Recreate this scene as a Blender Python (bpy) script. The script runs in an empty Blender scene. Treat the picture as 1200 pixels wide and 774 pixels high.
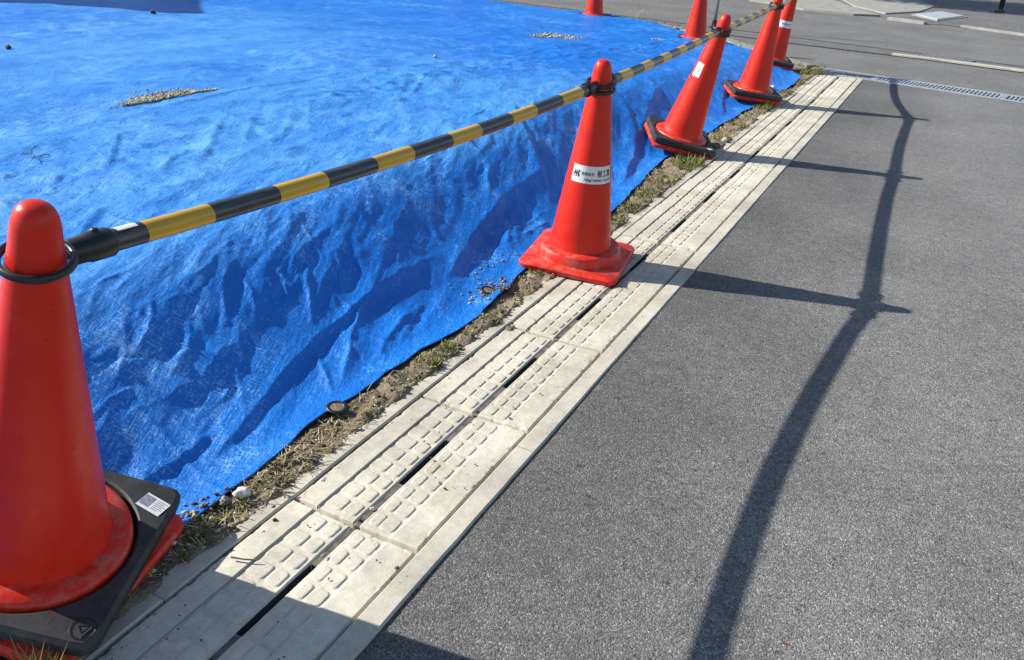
import bpy, bmesh, math, random
import numpy as np
from mathutils import Vector, Matrix, Euler
R = math.radians
random.seed(7); rng = np.random.default_rng(11)
scene = bpy.context.scene
COL = scene.collection

# ------------------------------------------------------------------ helpers
def tag(o, label=None, cat=None, group=None, kind=None):
    if label: o['label'] = label
    if cat: o['category'] = cat
    if group: o['group'] = group
    if kind: o['kind'] = kind
    return o

def empty(name, mat, label, cat, group=None):
    o = bpy.data.objects.new(name, None); COL.objects.link(o)
    o.empty_display_size = .05
    o.matrix_world = mat
    return tag(o, label, cat, group)

def link(name, me, m=None, parent=None, smooth=False):
    o = bpy.data.objects.new(name, me); COL.objects.link(o)
    if m: me.materials.append(m)
    if parent: o.parent = parent
    if smooth:
        me.polygons.foreach_set('use_smooth', [True]*len(me.polygons))
    return o

def mesh_np(name, V, F):
    """V (n,3) array, F (m,k) array of equal-size faces"""
    V = np.asarray(V, np.float32); F = np.asarray(F, np.int32)
    me = bpy.data.meshes.new(name)
    me.vertices.add(len(V)); me.vertices.foreach_set('co', V.ravel())
    k = F.shape[1]
    me.loops.add(F.size); me.loops.foreach_set('vertex_index', F.ravel())
    me.polygons.add(len(F))
    me.polygons.foreach_set('loop_start', np.arange(0, F.size, k, dtype=np.int32))
    me.polygons.foreach_set('loop_total', np.full(len(F), k, np.int32))
    me.update(calc_edges=True); me.validate()
    return me

def mesh_py(name, V, F):
    me = bpy.data.meshes.new(name); me.from_pydata([tuple(v) for v in V], [], F); me.update()
    bm = bmesh.new(); bm.from_mesh(me); bmesh.ops.recalc_face_normals(bm, faces=bm.faces[:]); bm.to_mesh(me); bm.free()
    return me

def grid_faces(n, m):
    i = np.arange(n*m).reshape(n, m)
    return np.stack([i[:-1, :-1], i[1:, :-1], i[1:, 1:], i[:-1, 1:]], -1).reshape(-1, 4)

def loops_mesh(name, loops, cap0=True, cap1=True, closed=True):
    """skin a list of equal-length closed point loops"""
    n = len(loops[0]); V = [p for l in loops for p in l]; F = []
    for a in range(len(loops)-1):
        for i in range(n):
            j = (i+1) % n
            F.append([a*n+i, a*n+j, (a+1)*n+j, (a+1)*n+i])
    if cap0: F.append(list(range(n))[::-1])
    if cap1: F.append([(len(loops)-1)*n+i for i in range(n)])
    return mesh_py(name, V, F)

def lathe(name, prof, n=64, cap0=True, cap1=True):
    return loops_mesh(name, [[(r*math.cos(2*math.pi*i/n), r*math.sin(2*math.pi*i/n), z) for i in range(n)] for r, z in prof], cap0, cap1)

def rsq(s, r, z, n=96):
    """rounded square loop of half size s, corner radius r, points evenly spread by angle"""
    out = []
    for k in range(n):
        a = 2*math.pi*(k+.5)/n; c, d = math.cos(a), math.sin(a)
        t = s/max(abs(c), abs(d)); x, y = c*t, d*t; e = s-r
        if abs(x) > e and abs(y) > e:          # ray meets the corner arc
            cx, cy = math.copysign(e, x), math.copysign(e, y)
            b = c*cx+d*cy; q = b*b-(cx*cx+cy*cy-r*r)
            t = b+math.sqrt(max(q, 0)); x, y = c*t, d*t
        out.append((x, y, z))
    return out

def box(V, F, x0, x1, y0, y1, z0, z1):
    b = len(V)
    V += [(x0, y0, z0), (x1, y0, z0), (x1, y1, z0), (x0, y1, z0), (x0, y0, z1), (x1, y0, z1), (x1, y1, z1), (x0, y1, z1)]
    F += [[b, b+3, b+2, b+1], [b+4, b+5, b+6, b+7], [b, b+1, b+5, b+4], [b+1, b+2, b+6, b+5], [b+2, b+3, b+7, b+6], [b+3, b, b+4, b+7]]

def tube(name, pts, rad, n=12):
    """tube along points; rad number or list"""
    pts = [Vector(p) for p in pts]; loops = []
    up = Vector((0, 0, 1))
    for i, p in enumerate(pts):
        t = (pts[min(i+1, len(pts)-1)]-pts[max(i-1, 0)]).normalized()
        u = t.cross(up)
        if u.length < 1e-3: u = t.cross(Vector((0, 1, 0)))
        u.normalize(); v = t.cross(u)
        r = rad[i] if isinstance(rad, (list, tuple)) else rad
        loops.append([tuple(p+u*r*math.cos(2*math.pi*k/n)+v*r*math.sin(2*math.pi*k/n)) for k in range(n)])
    return loops_mesh(name, loops)

def torus(name, R0, r, n=40, m=10, sq=1.0):
    V = []; F = []
    for i in range(n):
        a = 2*math.pi*i/n
        for j in range(m):
            b = 2*math.pi*j/m
            V.append(((R0+r*math.cos(b))*math.cos(a), (R0+r*math.cos(b))*math.sin(a), r*sq*math.sin(b)))
    for i in range(n):
        for j in range(m):
            F.append([i*m+j, ((i+1) % n)*m+j, ((i+1) % n)*m+(j+1) % m, i*m+(j+1) % m])
    return mesh_py(name, V, F)

# ---- vectorised gradient noise
def _h(ix, iy, seed):
    n = (ix.astype(np.int64)*374761393 + iy.astype(np.int64)*668265263 + seed*1274126177) & 0x7fffffff
    n = ((n ^ (n >> 13))*1274126177) & 0x7fffffff
    n = n ^ (n >> 16)
    return (n & 0xffff)/65535.0*2*np.pi
def pn(x, y, seed=0):
    x = np.asarray(x, float); y = np.asarray(y, float)
    ix = np.floor(x); iy = np.floor(y); fx = x-ix; fy = y-iy
    u = fx*fx*fx*(fx*(fx*6-15)+10); v = fy*fy*fy*(fy*(fy*6-15)+10)
    def g(a, b):
        t = _h(ix+a, iy+b, seed); return np.cos(t)*(fx-a)+np.sin(t)*(fy-b)
    return 1.5*((g(0, 0)*(1-u)+g(1, 0)*u)*(1-v)+(g(0, 1)*(1-u)+g(1, 1)*u)*v)
def fbm(x, y, seed=0, o=4, gain=.5):
    s = 0; a = 1
    for k in range(o):
        s = s+a*pn(x*2**k, y*2**k, seed+k*17); a *= gain
    return s
def ridged(x, y, seed=0, o=3):
    s = 0; a = 1
    for k in range(o):
        s = s+a*(1-2*np.abs(pn(x*2**k, y*2**k, seed+k*31))); a *= .5
    return s
def sstep(t): t = np.clip(t, 0, 1); return t*t*(3-2*t)

# ------------------------------------------------------------------ materials
def mat(name):
    m = bpy.data.materials.new(name); m.use_nodes = True
    nt = m.node_tree; return m, nt, nt.nodes['Principled BSDF']
def N(nt, t, **k):
    n = nt.nodes.new(t)
    for a, b in k.items():
        if a.startswith('i_'):
            key = a[2:]
            n.inputs[int(key) if key.isdigit() else key.replace('_', ' ')].default_value = b
        else: setattr(n, a, b)
    return n
def L(nt, a, b): nt.links.new(a, b)
def coords(nt, scale=(1, 1, 1), rot=(0, 0, 0), kind='Object'):
    tc = N(nt, 'ShaderNodeTexCoord'); mr = N(nt, 'ShaderNodeMapping'); mp = N(nt, 'ShaderNodeMapping')
    mr.inputs['Rotation'].default_value = rot; mp.inputs['Scale'].default_value = scale
    L(nt, tc.outputs[kind], mr.inputs['Vector']); L(nt, mr.outputs['Vector'], mp.inputs['Vector']); return mp.outputs['Vector']
def noise(nt, vec, scale, detail=4, rough=.55, dist=0):
    n = N(nt, 'ShaderNodeTexNoise'); L(nt, vec, n.inputs['Vector'])
    n.inputs['Scale'].default_value = scale; n.inputs['Detail'].default_value = detail
    n.inputs['Roughness'].default_value = rough; n.inputs['Distortion'].default_value = dist
    return n.outputs['Fac']
def ramp(nt, fac, stops, interp='LINEAR'):
    r = N(nt, 'ShaderNodeValToRGB'); r.color_ramp.interpolation = interp
    el = r.color_ramp.elements
    while len(el) < len(stops): el.new(.5)
    for e, (p, c) in zip(el, stops):
        e.position = p; e.color = c if len(c) == 4 else (*c, 1)
    L(nt, fac, r.inputs['Fac']); return r.outputs['Color']
def mix(nt, fac, a, b, mode='MIX'):
    m = N(nt, 'ShaderNodeMix', data_type='RGBA', blend_type=mode)
    for s, v in ((0, fac), (6, a), (7, b)):
        if hasattr(v, 'is_linked'): L(nt, v, m.inputs[s])
        else: m.inputs[s].default_value = v if not isinstance(v, tuple) or len(v) == 4 else (*v, 1)
    return m.outputs[2]
def mth(nt, op, a, b=None, clamp=False):
    m = N(nt, 'ShaderNodeMath', operation=op); m.use_clamp = clamp
    for s, v in ((0, a), (1, b)):
        if v is None: continue
        if hasattr(v, 'is_linked'): L(nt, v, m.inputs[s])
        else: m.inputs[s].default_value = v
    return m.outputs[0]
def bump(nt, b, h, strength=.5, dist=.002, prev=None):
    n = N(nt, 'ShaderNodeBump'); n.inputs['Strength'].default_value = strength; n.inputs['Distance'].default_value = dist
    L(nt, h, n.inputs['Height'])
    if prev: L(nt, prev, n.inputs['Normal'])
    L(nt, n.outputs['Normal'], b.inputs['Normal']); return n.outputs['Normal']
G = lambda v: (v, v, v)

def simple(name, col, rough=.5, var=.15, scale=30, bstr=0, bdist=.001, spec=.5, metal=0):
    m, nt, b = mat(name); v = coords(nt)
    f = noise(nt, v, scale, 5)
    c = ramp(nt, f, [(.3, tuple(x*(1-var) for x in col)), (.7, tuple(min(1, x*(1+var)) for x in col))])
    L(nt, c, b.inputs['Base Color']); b.inputs['Roughness'].default_value = rough
    b.inputs['Specular IOR Level'].default_value = spec; b.inputs['Metallic'].default_value = metal
    if bstr: bump(nt, b, f, bstr, bdist)
    return m

def asphalt_mat(name, tone=1.0, light=1.0, fine=1.0):
    m, nt, b = mat(name); v = coords(nt)
    vo = N(nt, 'ShaderNodeTexVoronoi'); L(nt, v, vo.inputs['Vector']); vo.inputs['Scale'].default_value = 330*fine
    vo2 = N(nt, 'ShaderNodeTexVoronoi'); L(nt, v, vo2.inputs['Vector']); vo2.inputs['Scale'].default_value = 620*fine
    sep = N(nt, 'ShaderNodeSeparateColor'); L(nt, vo.outputs['Color'], sep.inputs[0])
    sep2 = N(nt, 'ShaderNodeSeparateColor'); L(nt, vo2.outputs['Color'], sep2.inputs[0])
    t = tone
    c1 = ramp(nt, sep.outputs[0], [(0, (.045*t, .044*t, .043*t)), (.3, (.098*t, .096*t, .093*t)), (.7, (.168*t, .165*t, .158*t)), (.94, (.25*t, .245*t, .23*t)), (.995, (.5*t, .48*t, .44*t))])
    c2 = ramp(nt, sep2.outputs[1], [(0, (.055*t, .053*t, .05*t)), (.6, (.135*t, .13*t, .122*t)), (.96, (.22*t, .21*t, .195*t)), (.997, (.7, .68, .64))])
    big = noise(nt, v, 1.3, 5, .6)
    mid = noise(nt, v, 22, 4, .6)
    c = mix(nt, .5, c1, c2)
    c = mix(nt, 1.0, c, ramp(nt, big, [(.3, G(.80)), (.7, G(1.17))]), 'MULTIPLY')
    c = mix(nt, 1.0, c, ramp(nt, mid, [(.3, G(.86)), (.68, G(1.12))]), 'MULTIPLY')
    # tar-black pores between the stones
    pore = ramp(nt, noise(nt, v, 190*fine, 3, .6), [(.30, G(.2)), (.44, G(1))])
    c = mix(nt, .8, c, pore, 'MULTIPLY')
    c = mix(nt, .9, c, ramp(nt, noise(nt, v, 62*fine, 5, .62), [(.30, G(.30)), (.40, G(1))]), 'MULTIPLY')
    L(nt, c, b.inputs['Base Color'])
    b.inputs['Roughness'].default_value = .8; b.inputs['Specular IOR Level'].default_value = .35
    hgt = mth(nt, 'ADD', mth(nt, 'MULTIPLY', vo.outputs['Distance'], -1.0), mth(nt, 'MULTIPLY', noise(nt, v, 190*fine, 3), 1.2))
    bump(nt, b, hgt, .5, .003)
    return m, nt, b, c

M = {}
m, nt, b, c = asphalt_mat('asphalt', 1.10)
# the strip along the concrete is darker, lightening away from it
tc = N(nt, 'ShaderNodeTexCoord'); sx = N(nt, 'ShaderNodeSeparateXYZ'); L(nt, tc.outputs['Object'], sx.inputs[0])
e = mth(nt, 'ADD', sx.outputs[0], mth(nt, 'MULTIPLY', noise(nt, tc.outputs['Object'], 2.5, 5), .5))
L(nt, mix(nt, 1.0, c, ramp(nt, mth(nt, 'ADD', e, .62), [(.12, G(.62)), (.42, G(.80)), (.95, G(1.10))]), 'MULTIPLY'), b.inputs['Base Color'])
M['asphalt'] = m
M['street'] = asphalt_mat('street_asphalt', 1.15, fine=.8)[0]

def concrete_mat(name, col, dirt=(.2, .18, .14), dirtiness=.5, island=False):
    m, nt, b = mat(name); v = coords(nt, kind='Object')
    geo = N(nt, 'ShaderNodeNewGeometry'); oi = N(nt, 'ShaderNodeObjectInfo')
    wp = geo.outputs['Position']
    f1 = noise(nt, wp, 6, 6, .62); f2 = noise(nt, wp, 55, 5, .6); f3 = noise(nt, wp, 300, 3, .6)
    lo = tuple(x*.72 for x in col); hi = tuple(min(1, x*1.14) for x in col)
    c = ramp(nt, f1, [(.3, lo), (.68, hi)])
    c = mix(nt, .35, c, ramp(nt, f2, [(.3, G(.55)), (.7, G(1))]), 'MULTIPLY')
    c = mix(nt, .45, c, ramp(nt, f3, [(.3, G(.55)), (.7, G(1))]), 'MULTIPLY')
    d = ramp(nt, noise(nt, wp, 3.2, 7, .7), [(.52, G(0)), (.72, G(dirtiness))])
    c = mix(nt, d, c, dirt)
    c = mix(nt, 1.0, c, ramp(nt, oi.outputs['Random'], [(0, G(.88)), (1, G(1.05))]), 'MULTIPLY')
    # pinholes
    vo = N(nt, 'ShaderNodeTexVoronoi'); L(nt, wp, vo.inputs['Vector']); vo.inputs['Scale'].default_value = 42
    sp = N(nt, 'ShaderNodeSeparateColor'); L(nt, vo.outputs['Color'], sp.inputs[0])
    hole = mth(nt, 'MULTIPLY', mth(nt, 'LESS_THAN', vo.outputs['Distance'], .085), mth(nt, 'GREATER_THAN', sp.outputs[0], .72))
    c = mix(nt, hole, c, (.06, .05, .045))
    L(nt, c, b.inputs['Base Color']); b.inputs['Roughness'].default_value = .85; b.inputs['Specular IOR Level'].default_value = .3
    hh = mth(nt, 'ADD', mth(nt, 'MULTIPLY', f2, .6), mth(nt, 'MULTIPLY', f3, .5))
    bump(nt, b, hh, .45, .0012)
    return m
M['cover'] = concrete_mat('cover_concrete', (.66, .61, .49), (.36, .30, .21), .6)
M['kerb'] = concrete_mat('kerb_concrete', (.58, .53, .43), (.24, .20, .14), .75)
M['edge'] = concrete_mat('edge_concrete', (.63, .585, .475), (.34, .25, .20), .45)
M['far_concrete'] = concrete_mat('far_concrete', (.40, .39, .35), (.25, .23, .19), .5)

# tarp
def tarp_mat():
    m, nt, b = mat('blue_tarpaulin'); v = coords(nt)
    c = ramp(nt, noise(nt, v, 3.0, 5, .6), [(.3, (.001, .118, .50)), (.7, (.002, .160, .60))])
    # worn pale threads in the two directions of the weave, and rubbed crumples
    vA = coords(nt, (30, 260, 40), (0, 0, R(66))); vB = coords(nt, (260, 30, 40), (0, 0, R(66)))
    sA = noise(nt, vA, 1.0, 4, .65); sB = noise(nt, vB, 1.0, 4, .65)
    fine = noise(nt, v, 170, 5, .72); patch = noise(nt, coords(nt, (7, 13, 8), (0, 0, R(60))), 1.0, 6, .7)
    big = noise(nt, v, 1.7, 5, .65)
    sc = mth(nt, 'ADD', mth(nt, 'MULTIPLY', mth(nt, 'MAXIMUM', sA, sB), .55), mth(nt, 'MULTIPLY', fine, .42))
    val = mth(nt, 'ADD', sc, mth(nt, 'ADD', mth(nt, 'MULTIPLY', big, .30), mth(nt, 'MULTIPLY', patch, .40)))
    sxyz = N(nt, 'ShaderNodeSeparateXYZ'); L(nt, v, sxyz.inputs[0])
    flat = ramp(nt, sxyz.outputs[2], [(.20, G(.12)), (.27, G(1))])          # dust settled on the flat top; its paleness also stands in for sheen
    val = mth(nt, 'ADD', val, mth(nt, 'MULTIPLY', flat, .030))
    c = mix(nt, ramp(nt, val, [(.83, G(0)), (.93, G(.38)), (1.05, G(.8))]), c, (.03, .27, .78))
    c = mix(nt, ramp(nt, val, [(.92, G(0)), (1.00, G(.70))]), c, (.28, .52, .84))
    # thin dust film in long patches, with sheen whiteness painted in
    dust = noise(nt, coords(nt, (1.1, .40, 1), (0, 0, R(12))), 1.3, 6, .62)
    c = mix(nt, mix(nt, 1.0, ramp(nt, dust, [(.36, G(.10)), (.70, G(.72))]), flat, 'MULTIPLY'), c, (.11, .36, .67))
    tan = noise(nt, v, .8, 6, .7)
    c = mix(nt, ramp(nt, tan, [(.73, G(0)), (.88, G(.35))]), c, (.33, .31, .27))
    L(nt, c, b.inputs['Base Color'])
    b.inputs['Roughness'].default_value = .42; b.inputs['Specular IOR Level'].default_value = .20
    cr = noise(nt, v, 55, 7, .68); cr2 = noise(nt, coords(nt, (20, 70, 40), (0, 0, R(66))), 1.0, 5, .65)
    hh = mth(nt, 'ADD', mth(nt, 'ADD', mth(nt, 'MULTIPLY', cr, .55), mth(nt, 'MULTIPLY', cr2, .5)), mth(nt, 'ADD', mth(nt, 'MULTIPLY', sA, .10), mth(nt, 'MULTIPLY', sB, .10)))
    bump(nt, b, hh, .8, .011)
    return m
M['tarp'] = tarp_mat()

def plastic_red(name, dusty):
    m, nt, b = mat(name); v = coords(nt)
    c = ramp(nt, noise(nt, v, 9, 6, .65), [(.3, (.60, .016, .006)), (.7, (.68, .025, .009))])
    d = ramp(nt, noise(nt, v, 26, 7, .72), [(.44, G(0)), (.74, G(dusty))])
    c = mix(nt, d, c, (.42, .23, .17))
    sp_ = ramp(nt, noise(nt, v, 85, 4, .6), [(.64, G(0)), (.70, G(.55))])
    c = mix(nt, sp_, c, (.20, .02, .015))
    st = noise(nt, coords(nt, (60, 60, 5)), 1.2, 5, .7)
    c = mix(nt, ramp(nt, st, [(.55, G(0)), (.8, G(dusty*.6))]), c, (.36, .06, .05))
    L(nt, c, b.inputs['Base Color'])
    L(nt, ramp(nt, noise(nt, v, 40, 5), [(.3, G(.30)), (.7, G(.50))]), b.inputs['Roughness'])
    b.inputs['Specular IOR Level'].default_value = .30
    bump(nt, b, noise(nt, v, 60, 4), .12, .001)
    return m
M['red'] = plastic_red('red_cone_plastic', .03)
M['red_base'] = plastic_red('red_base_plastic', .72)
M['rubber'] = simple('black_rubber', (.030, .031, .032), .62, .35, 45, .35, .0015)
def dusty_rubber():
    m, nt, b = mat('dusty_rubber'); v = coords(nt)
    c = ramp(nt, noise(nt, v, 40, 5), [(.3, (.011, .011, .012)), (.7, (.022, .022, .022))])
    c = mix(nt, ramp(nt, noise(nt, v, 14, 8, .72), [(.46, G(0)), (.74, G(.5))]), c, (.10, .098, .088))
    L(nt, c, b.inputs['Base Color']); b.inputs['Roughness'].default_value = .65
    bump(nt, b, noise(nt, v, 120, 4), .35, .0012); return m
M['rubber'] = dusty_rubber()
M['black'] = simple('black_plastic', (.012, .012, .013), .38, .25, 60, .1, .001)
M['white'] = simple('white_sticker', (.74, .74, .72), .45, .07, 60)
M['ink'] = simple('black_ink', (.015, .015, .018), .5, .1)
M['blueink'] = simple('blue_ink', (.03, .08, .30), .5, .1)
M['greyprint'] = simple('grey_print', (.24, .25, .30), .5, .5, 160)
M['greenink'] = simple('green_ink', (.25, .45, .30), .5, .1)
M['steel'] = simple('galvanised_steel', (.42, .45, .48), .5, .2, 40, .1, .001, metal=.35)
M['dark_steel'] = simple('weathered_steel', (.20, .21, .22), .55, .3, 40, .2, .001, metal=.5)
M['grime'] = simple('groove_dirt', (.115, .10, .08), .95, .5, 60, .5, .002)
M['pit'] = simple('drain_pit', (.03, .03, .03), .9, .3)  # near-black, stands in for the shade down in the drains
M['pole'] = simple('grey_pole', (.42, .45, .48), .4, .12, 30, metal=.4)
M['green_paint'] = simple('dark_green_paint', (.025, .05, .04), .5, .2)
M['joint'] = simple('joint_tar', (.035, .034, .033), .9, .3)
M['wall'] = simple('grey_render', (.4, .39, .37), .85, .12, 4, .2)
M['bark'] = simple('bark', (.10, .07, .05), .9, .35, 14, .6, .01)
M['leaf'] = simple('leaf', (.06, .10, .035), .6, .4, 3)

def stripe_mat():
    m, nt, b = mat('striped_bar')
    at = N(nt, 'ShaderNodeAttribute', attribute_name='band')
    fr = mth(nt, 'FRACT', at.outputs['Fac'])
    isy = mth(nt, 'LESS_THAN', fr, .46)
    v = coords(nt); f = noise(nt, v, 25, 6, .7)
    y = ramp(nt, f, [(.3, (.56, .30, .003)), (.7, (.66, .37, .006))])
    k = ramp(nt, f, [(.3, (.018, .020, .024)), (.7, (.032, .035, .04))])
    c = mix(nt, isy, k, y)
    gr = ramp(nt, noise(nt, coords(nt, (8, 90, 90)), 1, 6, .7), [(.50, G(0)), (.74, G(.5))])
    c = mix(nt, gr, c, (.20, .18, .14))
    L(nt, c, b.inputs['Base Color']); b.inputs['Roughness'].default_value = .30
    b.inputs['Specular IOR Level'].default_value = .6
    bump(nt, b, f, .08, .001); return m
M['stripe'] = stripe_mat()

def island_mat(name, stops, rough=.9, scale=200, extra=None):
    m, nt, b = mat(name); geo = N(nt, 'ShaderNodeNewGeometry')
    c = ramp(nt, geo.outputs['Random Per Island'], stops)
    f = noise(nt, geo.outputs['Position'], scale, 4)
    c = mix(nt, .5, c, ramp(nt, f, [(.3, G(.6)), (.7, G(1.1))]), 'MULTIPLY')
    L(nt, c, b.inputs['Base Color']); b.inputs['Roughness'].default_value = rough
    b.inputs['Specular IOR Level'].default_value = .25
    return m
M['gravel'] = island_mat('gravel', [(0, (.06, .045, .03)), (.35, (.16, .125, .085)), (.65, (.27, .22, .155)), (.92, (.42, .38, .30)), (1, (.6, .57, .5))])
M['pale_gravel'] = island_mat('pale_gravel', [(0, (.14, .12, .09)), (.25, (.36, .31, .2)), (.6, (.52, .45, .30)), (1, (.64, .58, .45))])
M['dry'] = island_mat('dry_grass', [(0, (.16, .11, .06)), (.35, (.34, .26, .13)), (.7, (.48, .39, .21)), (1, (.58, .50, .32))], .8, 60)
M['green'] = island_mat('green_weed', [(0, (.07, .09, .02)), (.4, (.14, .17, .035)), (.75, (.22, .24, .06)), (1, (.34, .31, .11))], .7, 60)
M['crumb'] = island_mat('debris', [(0, (.03, .025, .02)), (.6, (.10, .08, .06)), (1, (.3, .26, .2))])
def soil_mat():
    m, nt, b = mat('sandy_soil'); v = coords(nt)
    f = noise(nt, v, 7, 7, .65); g = noise(nt, v, 130, 5, .65)
    c = ramp(nt, f, [(.3, (.13, .10, .066)), (.55, (.27, .215, .145)), (.75, (.40, .335, .235))])
    c = mix(nt, .75, c, ramp(nt, g, [(.32, G(.42)), (.62, G(1.1))]), 'MULTIPLY')
    L(nt, c, b.inputs['Base Color']); b.inputs['Roughness'].default_value = .95; b.inputs['Specular IOR Level'].default_value = .15
    bump(nt, b, mth(nt, 'ADD', g, noise(nt, v, 40, 4)), .8, .006); return m
M['soil'] = soil_mat()
M['lotgravel'] = asphalt_mat('lot_gravel', 1.0, fine=.25)[0]

# ------------------------------------------------------------------ base shapes of the place
EY = [-3, .83, 1.0, 1.256, 1.59, 1.92, 2.37, 3.2, 3.97, 5.4, 7.0, 7.8, 20]
EX = [-1.09, -1.087, -1.088, -1.114, -1.095, -1.07, -1.122, -1.10, -1.187, -1.144, -1.06, -1.1, -1.1]
def xe(y): return np.interp(y, EY, EX)
def HT(y): return np.interp(y, [-1, 4, 6, 7.5, 9, 11], [.25, .25, .16, .10, .06, .04])
def tarp_base(x, y):
    d = xe(y)-x; t = np.clip((d-.035)/.635, 0, 1)
    return .010+HT(y)*(t*t*(3-2*t))+.012*np.clip(d-.6, 0, 4)

FOLDS = [  # (kind, height, half width, points on the ground plan) of the big creases: S = step fold, R = sharp ridge
 ('S', 0.018, 0.022, [(-1.109, 0.901), (-1.176, 0.946), (-1.205, 1.013), (-1.224, 1.116), (-1.287, 1.301), (-1.317, 1.489), (-1.339, 1.692), (-1.348, 1.963), (-1.347, 2.182)]),
 ('S', 0.026, 0.028, [(-1.261, 1.954), (-1.273, 2.09), (-1.333, 2.29), (-1.397, 2.575), (-1.425, 2.749), (-1.433, 2.959), (-1.452, 3.178)]),
 ('R', 0.012, 0.011, [(-1.412, 2.599), (-1.524, 2.795), (-1.621, 2.891), (-1.725, 2.903), (-1.93, 3.065)]),
 ('S', 0.018, 0.022, [(-1.267, 2.889), (-1.394, 3.054), (-1.499, 3.177), (-1.678, 3.365), (-1.908, 3.702)]),
 ('S', 0.013, 0.016, [(-1.235, 0.801), (-1.235, 0.83), (-1.24, 0.93), (-1.251, 1.057)]),
 ('R', 0.02, 0.02, [(-1.406, 1.884), (-1.343, 1.763), (-1.302, 1.623), (-1.23, 1.498), (-1.147, 1.36)]),
 ('R', 0.011, 0.009, [(-1.331, 1.471), (-1.298, 1.451), (-1.232, 1.401), (-1.138, 1.319)]),
 ('S', 0.014, 0.018, [(-1.233, 1.822), (-1.203, 1.644), (-1.165, 1.539)]),
 ('S', 0.026, 0.028, [(-1.741, 4.664), (-1.628, 4.552), (-1.559, 4.48), (-1.418, 4.286), (-1.305, 3.925), (-1.199, 3.479)]),
 ('S', 0.03, 0.03, [(-1.654, 5.318), (-1.589, 5.065), (-1.497, 4.669), (-1.432, 4.393), (-1.366, 4.111)]),
 ('R', 0.008, 0.01, [(-1.488, 4.328), (-1.363, 3.987)]),
 ('R', 0.01, 0.013, [(-1.521, 1.235), (-1.47, 1.189), (-1.435, 1.128), (-1.395, 1.076)]),
 ('R', 0.009, 0.011, [(-1.541, 1.378), (-1.513, 1.354), (-1.472, 1.325), (-1.451, 1.288)]),
 ('R', 0.009, 0.01, [(-1.547, 1.46), (-1.515, 1.44), (-1.436, 1.396)]),
 ('R', 0.008, 0.01, [(-1.515, 1.522), (-1.486, 1.498), (-1.439, 1.461)]),
 ('S', 0.012, 0.016, [(-1.409, 1.287), (-1.403, 1.182), (-1.366, 1.128)]),
 ('R', 0.008, 0.009, [(-1.528, 1.578), (-1.472, 1.537), (-1.432, 1.503)]),
 ('R', 0.01, 0.009, [(-1.505, 1.644), (-1.425, 1.579), (-1.337, 1.489)]),
 ('R', 0.012, 0.013, [(-1.368, 2.708), (-1.296, 2.529), (-1.227, 2.434)]),
 ('R', 0.012, 0.013, [(-1.248, 2.811), (-1.258, 2.698), (-1.25, 2.566)]),
 ('S', 0.012, 0.014, [(-1.241, 1.879), (-1.209, 1.786), (-1.156, 1.639)]),
 ('R', 0.009, 0.012, [(-1.608, 1.216), (-1.538, 1.14), (-1.484, 1.051)]),
 ('R', 0.009, 0.012, [(-1.569, 1.105), (-1.495, 1.029), (-1.444, 0.958)]),
 ('R', 0.008, 0.011, [(-1.512, 1.813), (-1.431, 1.724), (-1.374, 1.669)]),
 ('R', 0.008, 0.011, [(-1.511, 2.102), (-1.425, 2.008), (-1.363, 1.937)]),
 ('R', 0.008, 0.011, [(-1.523, 1.911), (-1.447, 1.835), (-1.4, 1.786)]),
 ('R', 0.007, 0.01, [(-1.533, 2.344), (-1.46, 2.276), (-1.391, 2.191)]),
 ('S', 0.013, 0.016, [(-1.371, 1.015), (-1.368, 1.109), (-1.379, 1.206)]),
 ('S', 0.014, 0.02, [(-2.744, 2.628), (-2.557, 2.347), (-2.342, 2.109), (-2.188, 1.886)]),
 ('S', 0.012, 0.018, [(-2.404, 2.086), (-2.323, 1.934), (-2.246, 1.8)]),
 ('S', 0.012, 0.016, [(-2.764, 2.065), (-2.627, 1.936), (-2.395, 1.713)]),
 ('R', 0.013, 0.018, [(-2.618, 2.994), (-2.4, 2.733), (-2.212, 2.512)]),
 ('R', 0.012, 0.018, [(-2.608, 2.877), (-2.413, 2.617), (-2.291, 2.441)]),
 ('R', 0.012, 0.018, [(-2.672, 2.698), (-2.484, 2.452), (-2.306, 2.254)]),
 ('S', 0.01, 0.06, [(-2.618, 1.492), (-2.611, 1.73), (-2.558, 1.95), (-2.57, 2.373), (-2.537, 2.713), (-2.449, 3.213), (-2.448, 4.29)]),
 ('S', 0.01, 0.014, [(-2.539, 1.44), (-2.611, 1.559), (-2.62, 1.641)]),
 ('S', 0.012, 0.016, [(-2.472, 1.613), (-2.373, 1.497), (-2.311, 1.41)]),
 ('S', 0.01, 0.014, [(-1.953, 1.246), (-2.035, 1.373), (-2.12, 1.511)]),
 ('R', 0.012, 0.018, [(-2.635, 3.833), (-2.449, 3.5), (-2.331, 3.224)]),
 ('R', 0.012, 0.018, [(-2.674, 4.083), (-2.487, 3.715), (-2.376, 3.456)]),
 ('R', 0.008, 0.012, [(-1.665, 4.149), (-1.752, 4.129), (-1.873, 4.142)]),
 ('S', 0.016, 0.024, [(-1.402, 6.186), (-1.33, 5.759), (-1.218, 5.414)]),
 ('S', 0.01, 0.018, [(-3.0, 2.294), (-2.989, 2.653), (-2.974, 3.198), (-2.976, 3.833)]),
 ('R', 0.01, 0.03, [(-2.7, 4.727), (-2.841, 6.056), (-2.823, 7.51)]),
 ('S', 0.016, 0.05, [(-4.366, 2.628), (-4.477, 2.996), (-4.534, 3.313), (-4.271, 3.397)]),
]
FOLDS += [('R', .010, .10, [(-7.5, 4.6), (-6.0, 5.6), (-4.6, 6.4), (-3.6, 7.6)]), ('R', .010, .10, [(-7.5, 6.6), (-5.6, 7.0), (-4.2, 8.2)])]
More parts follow.
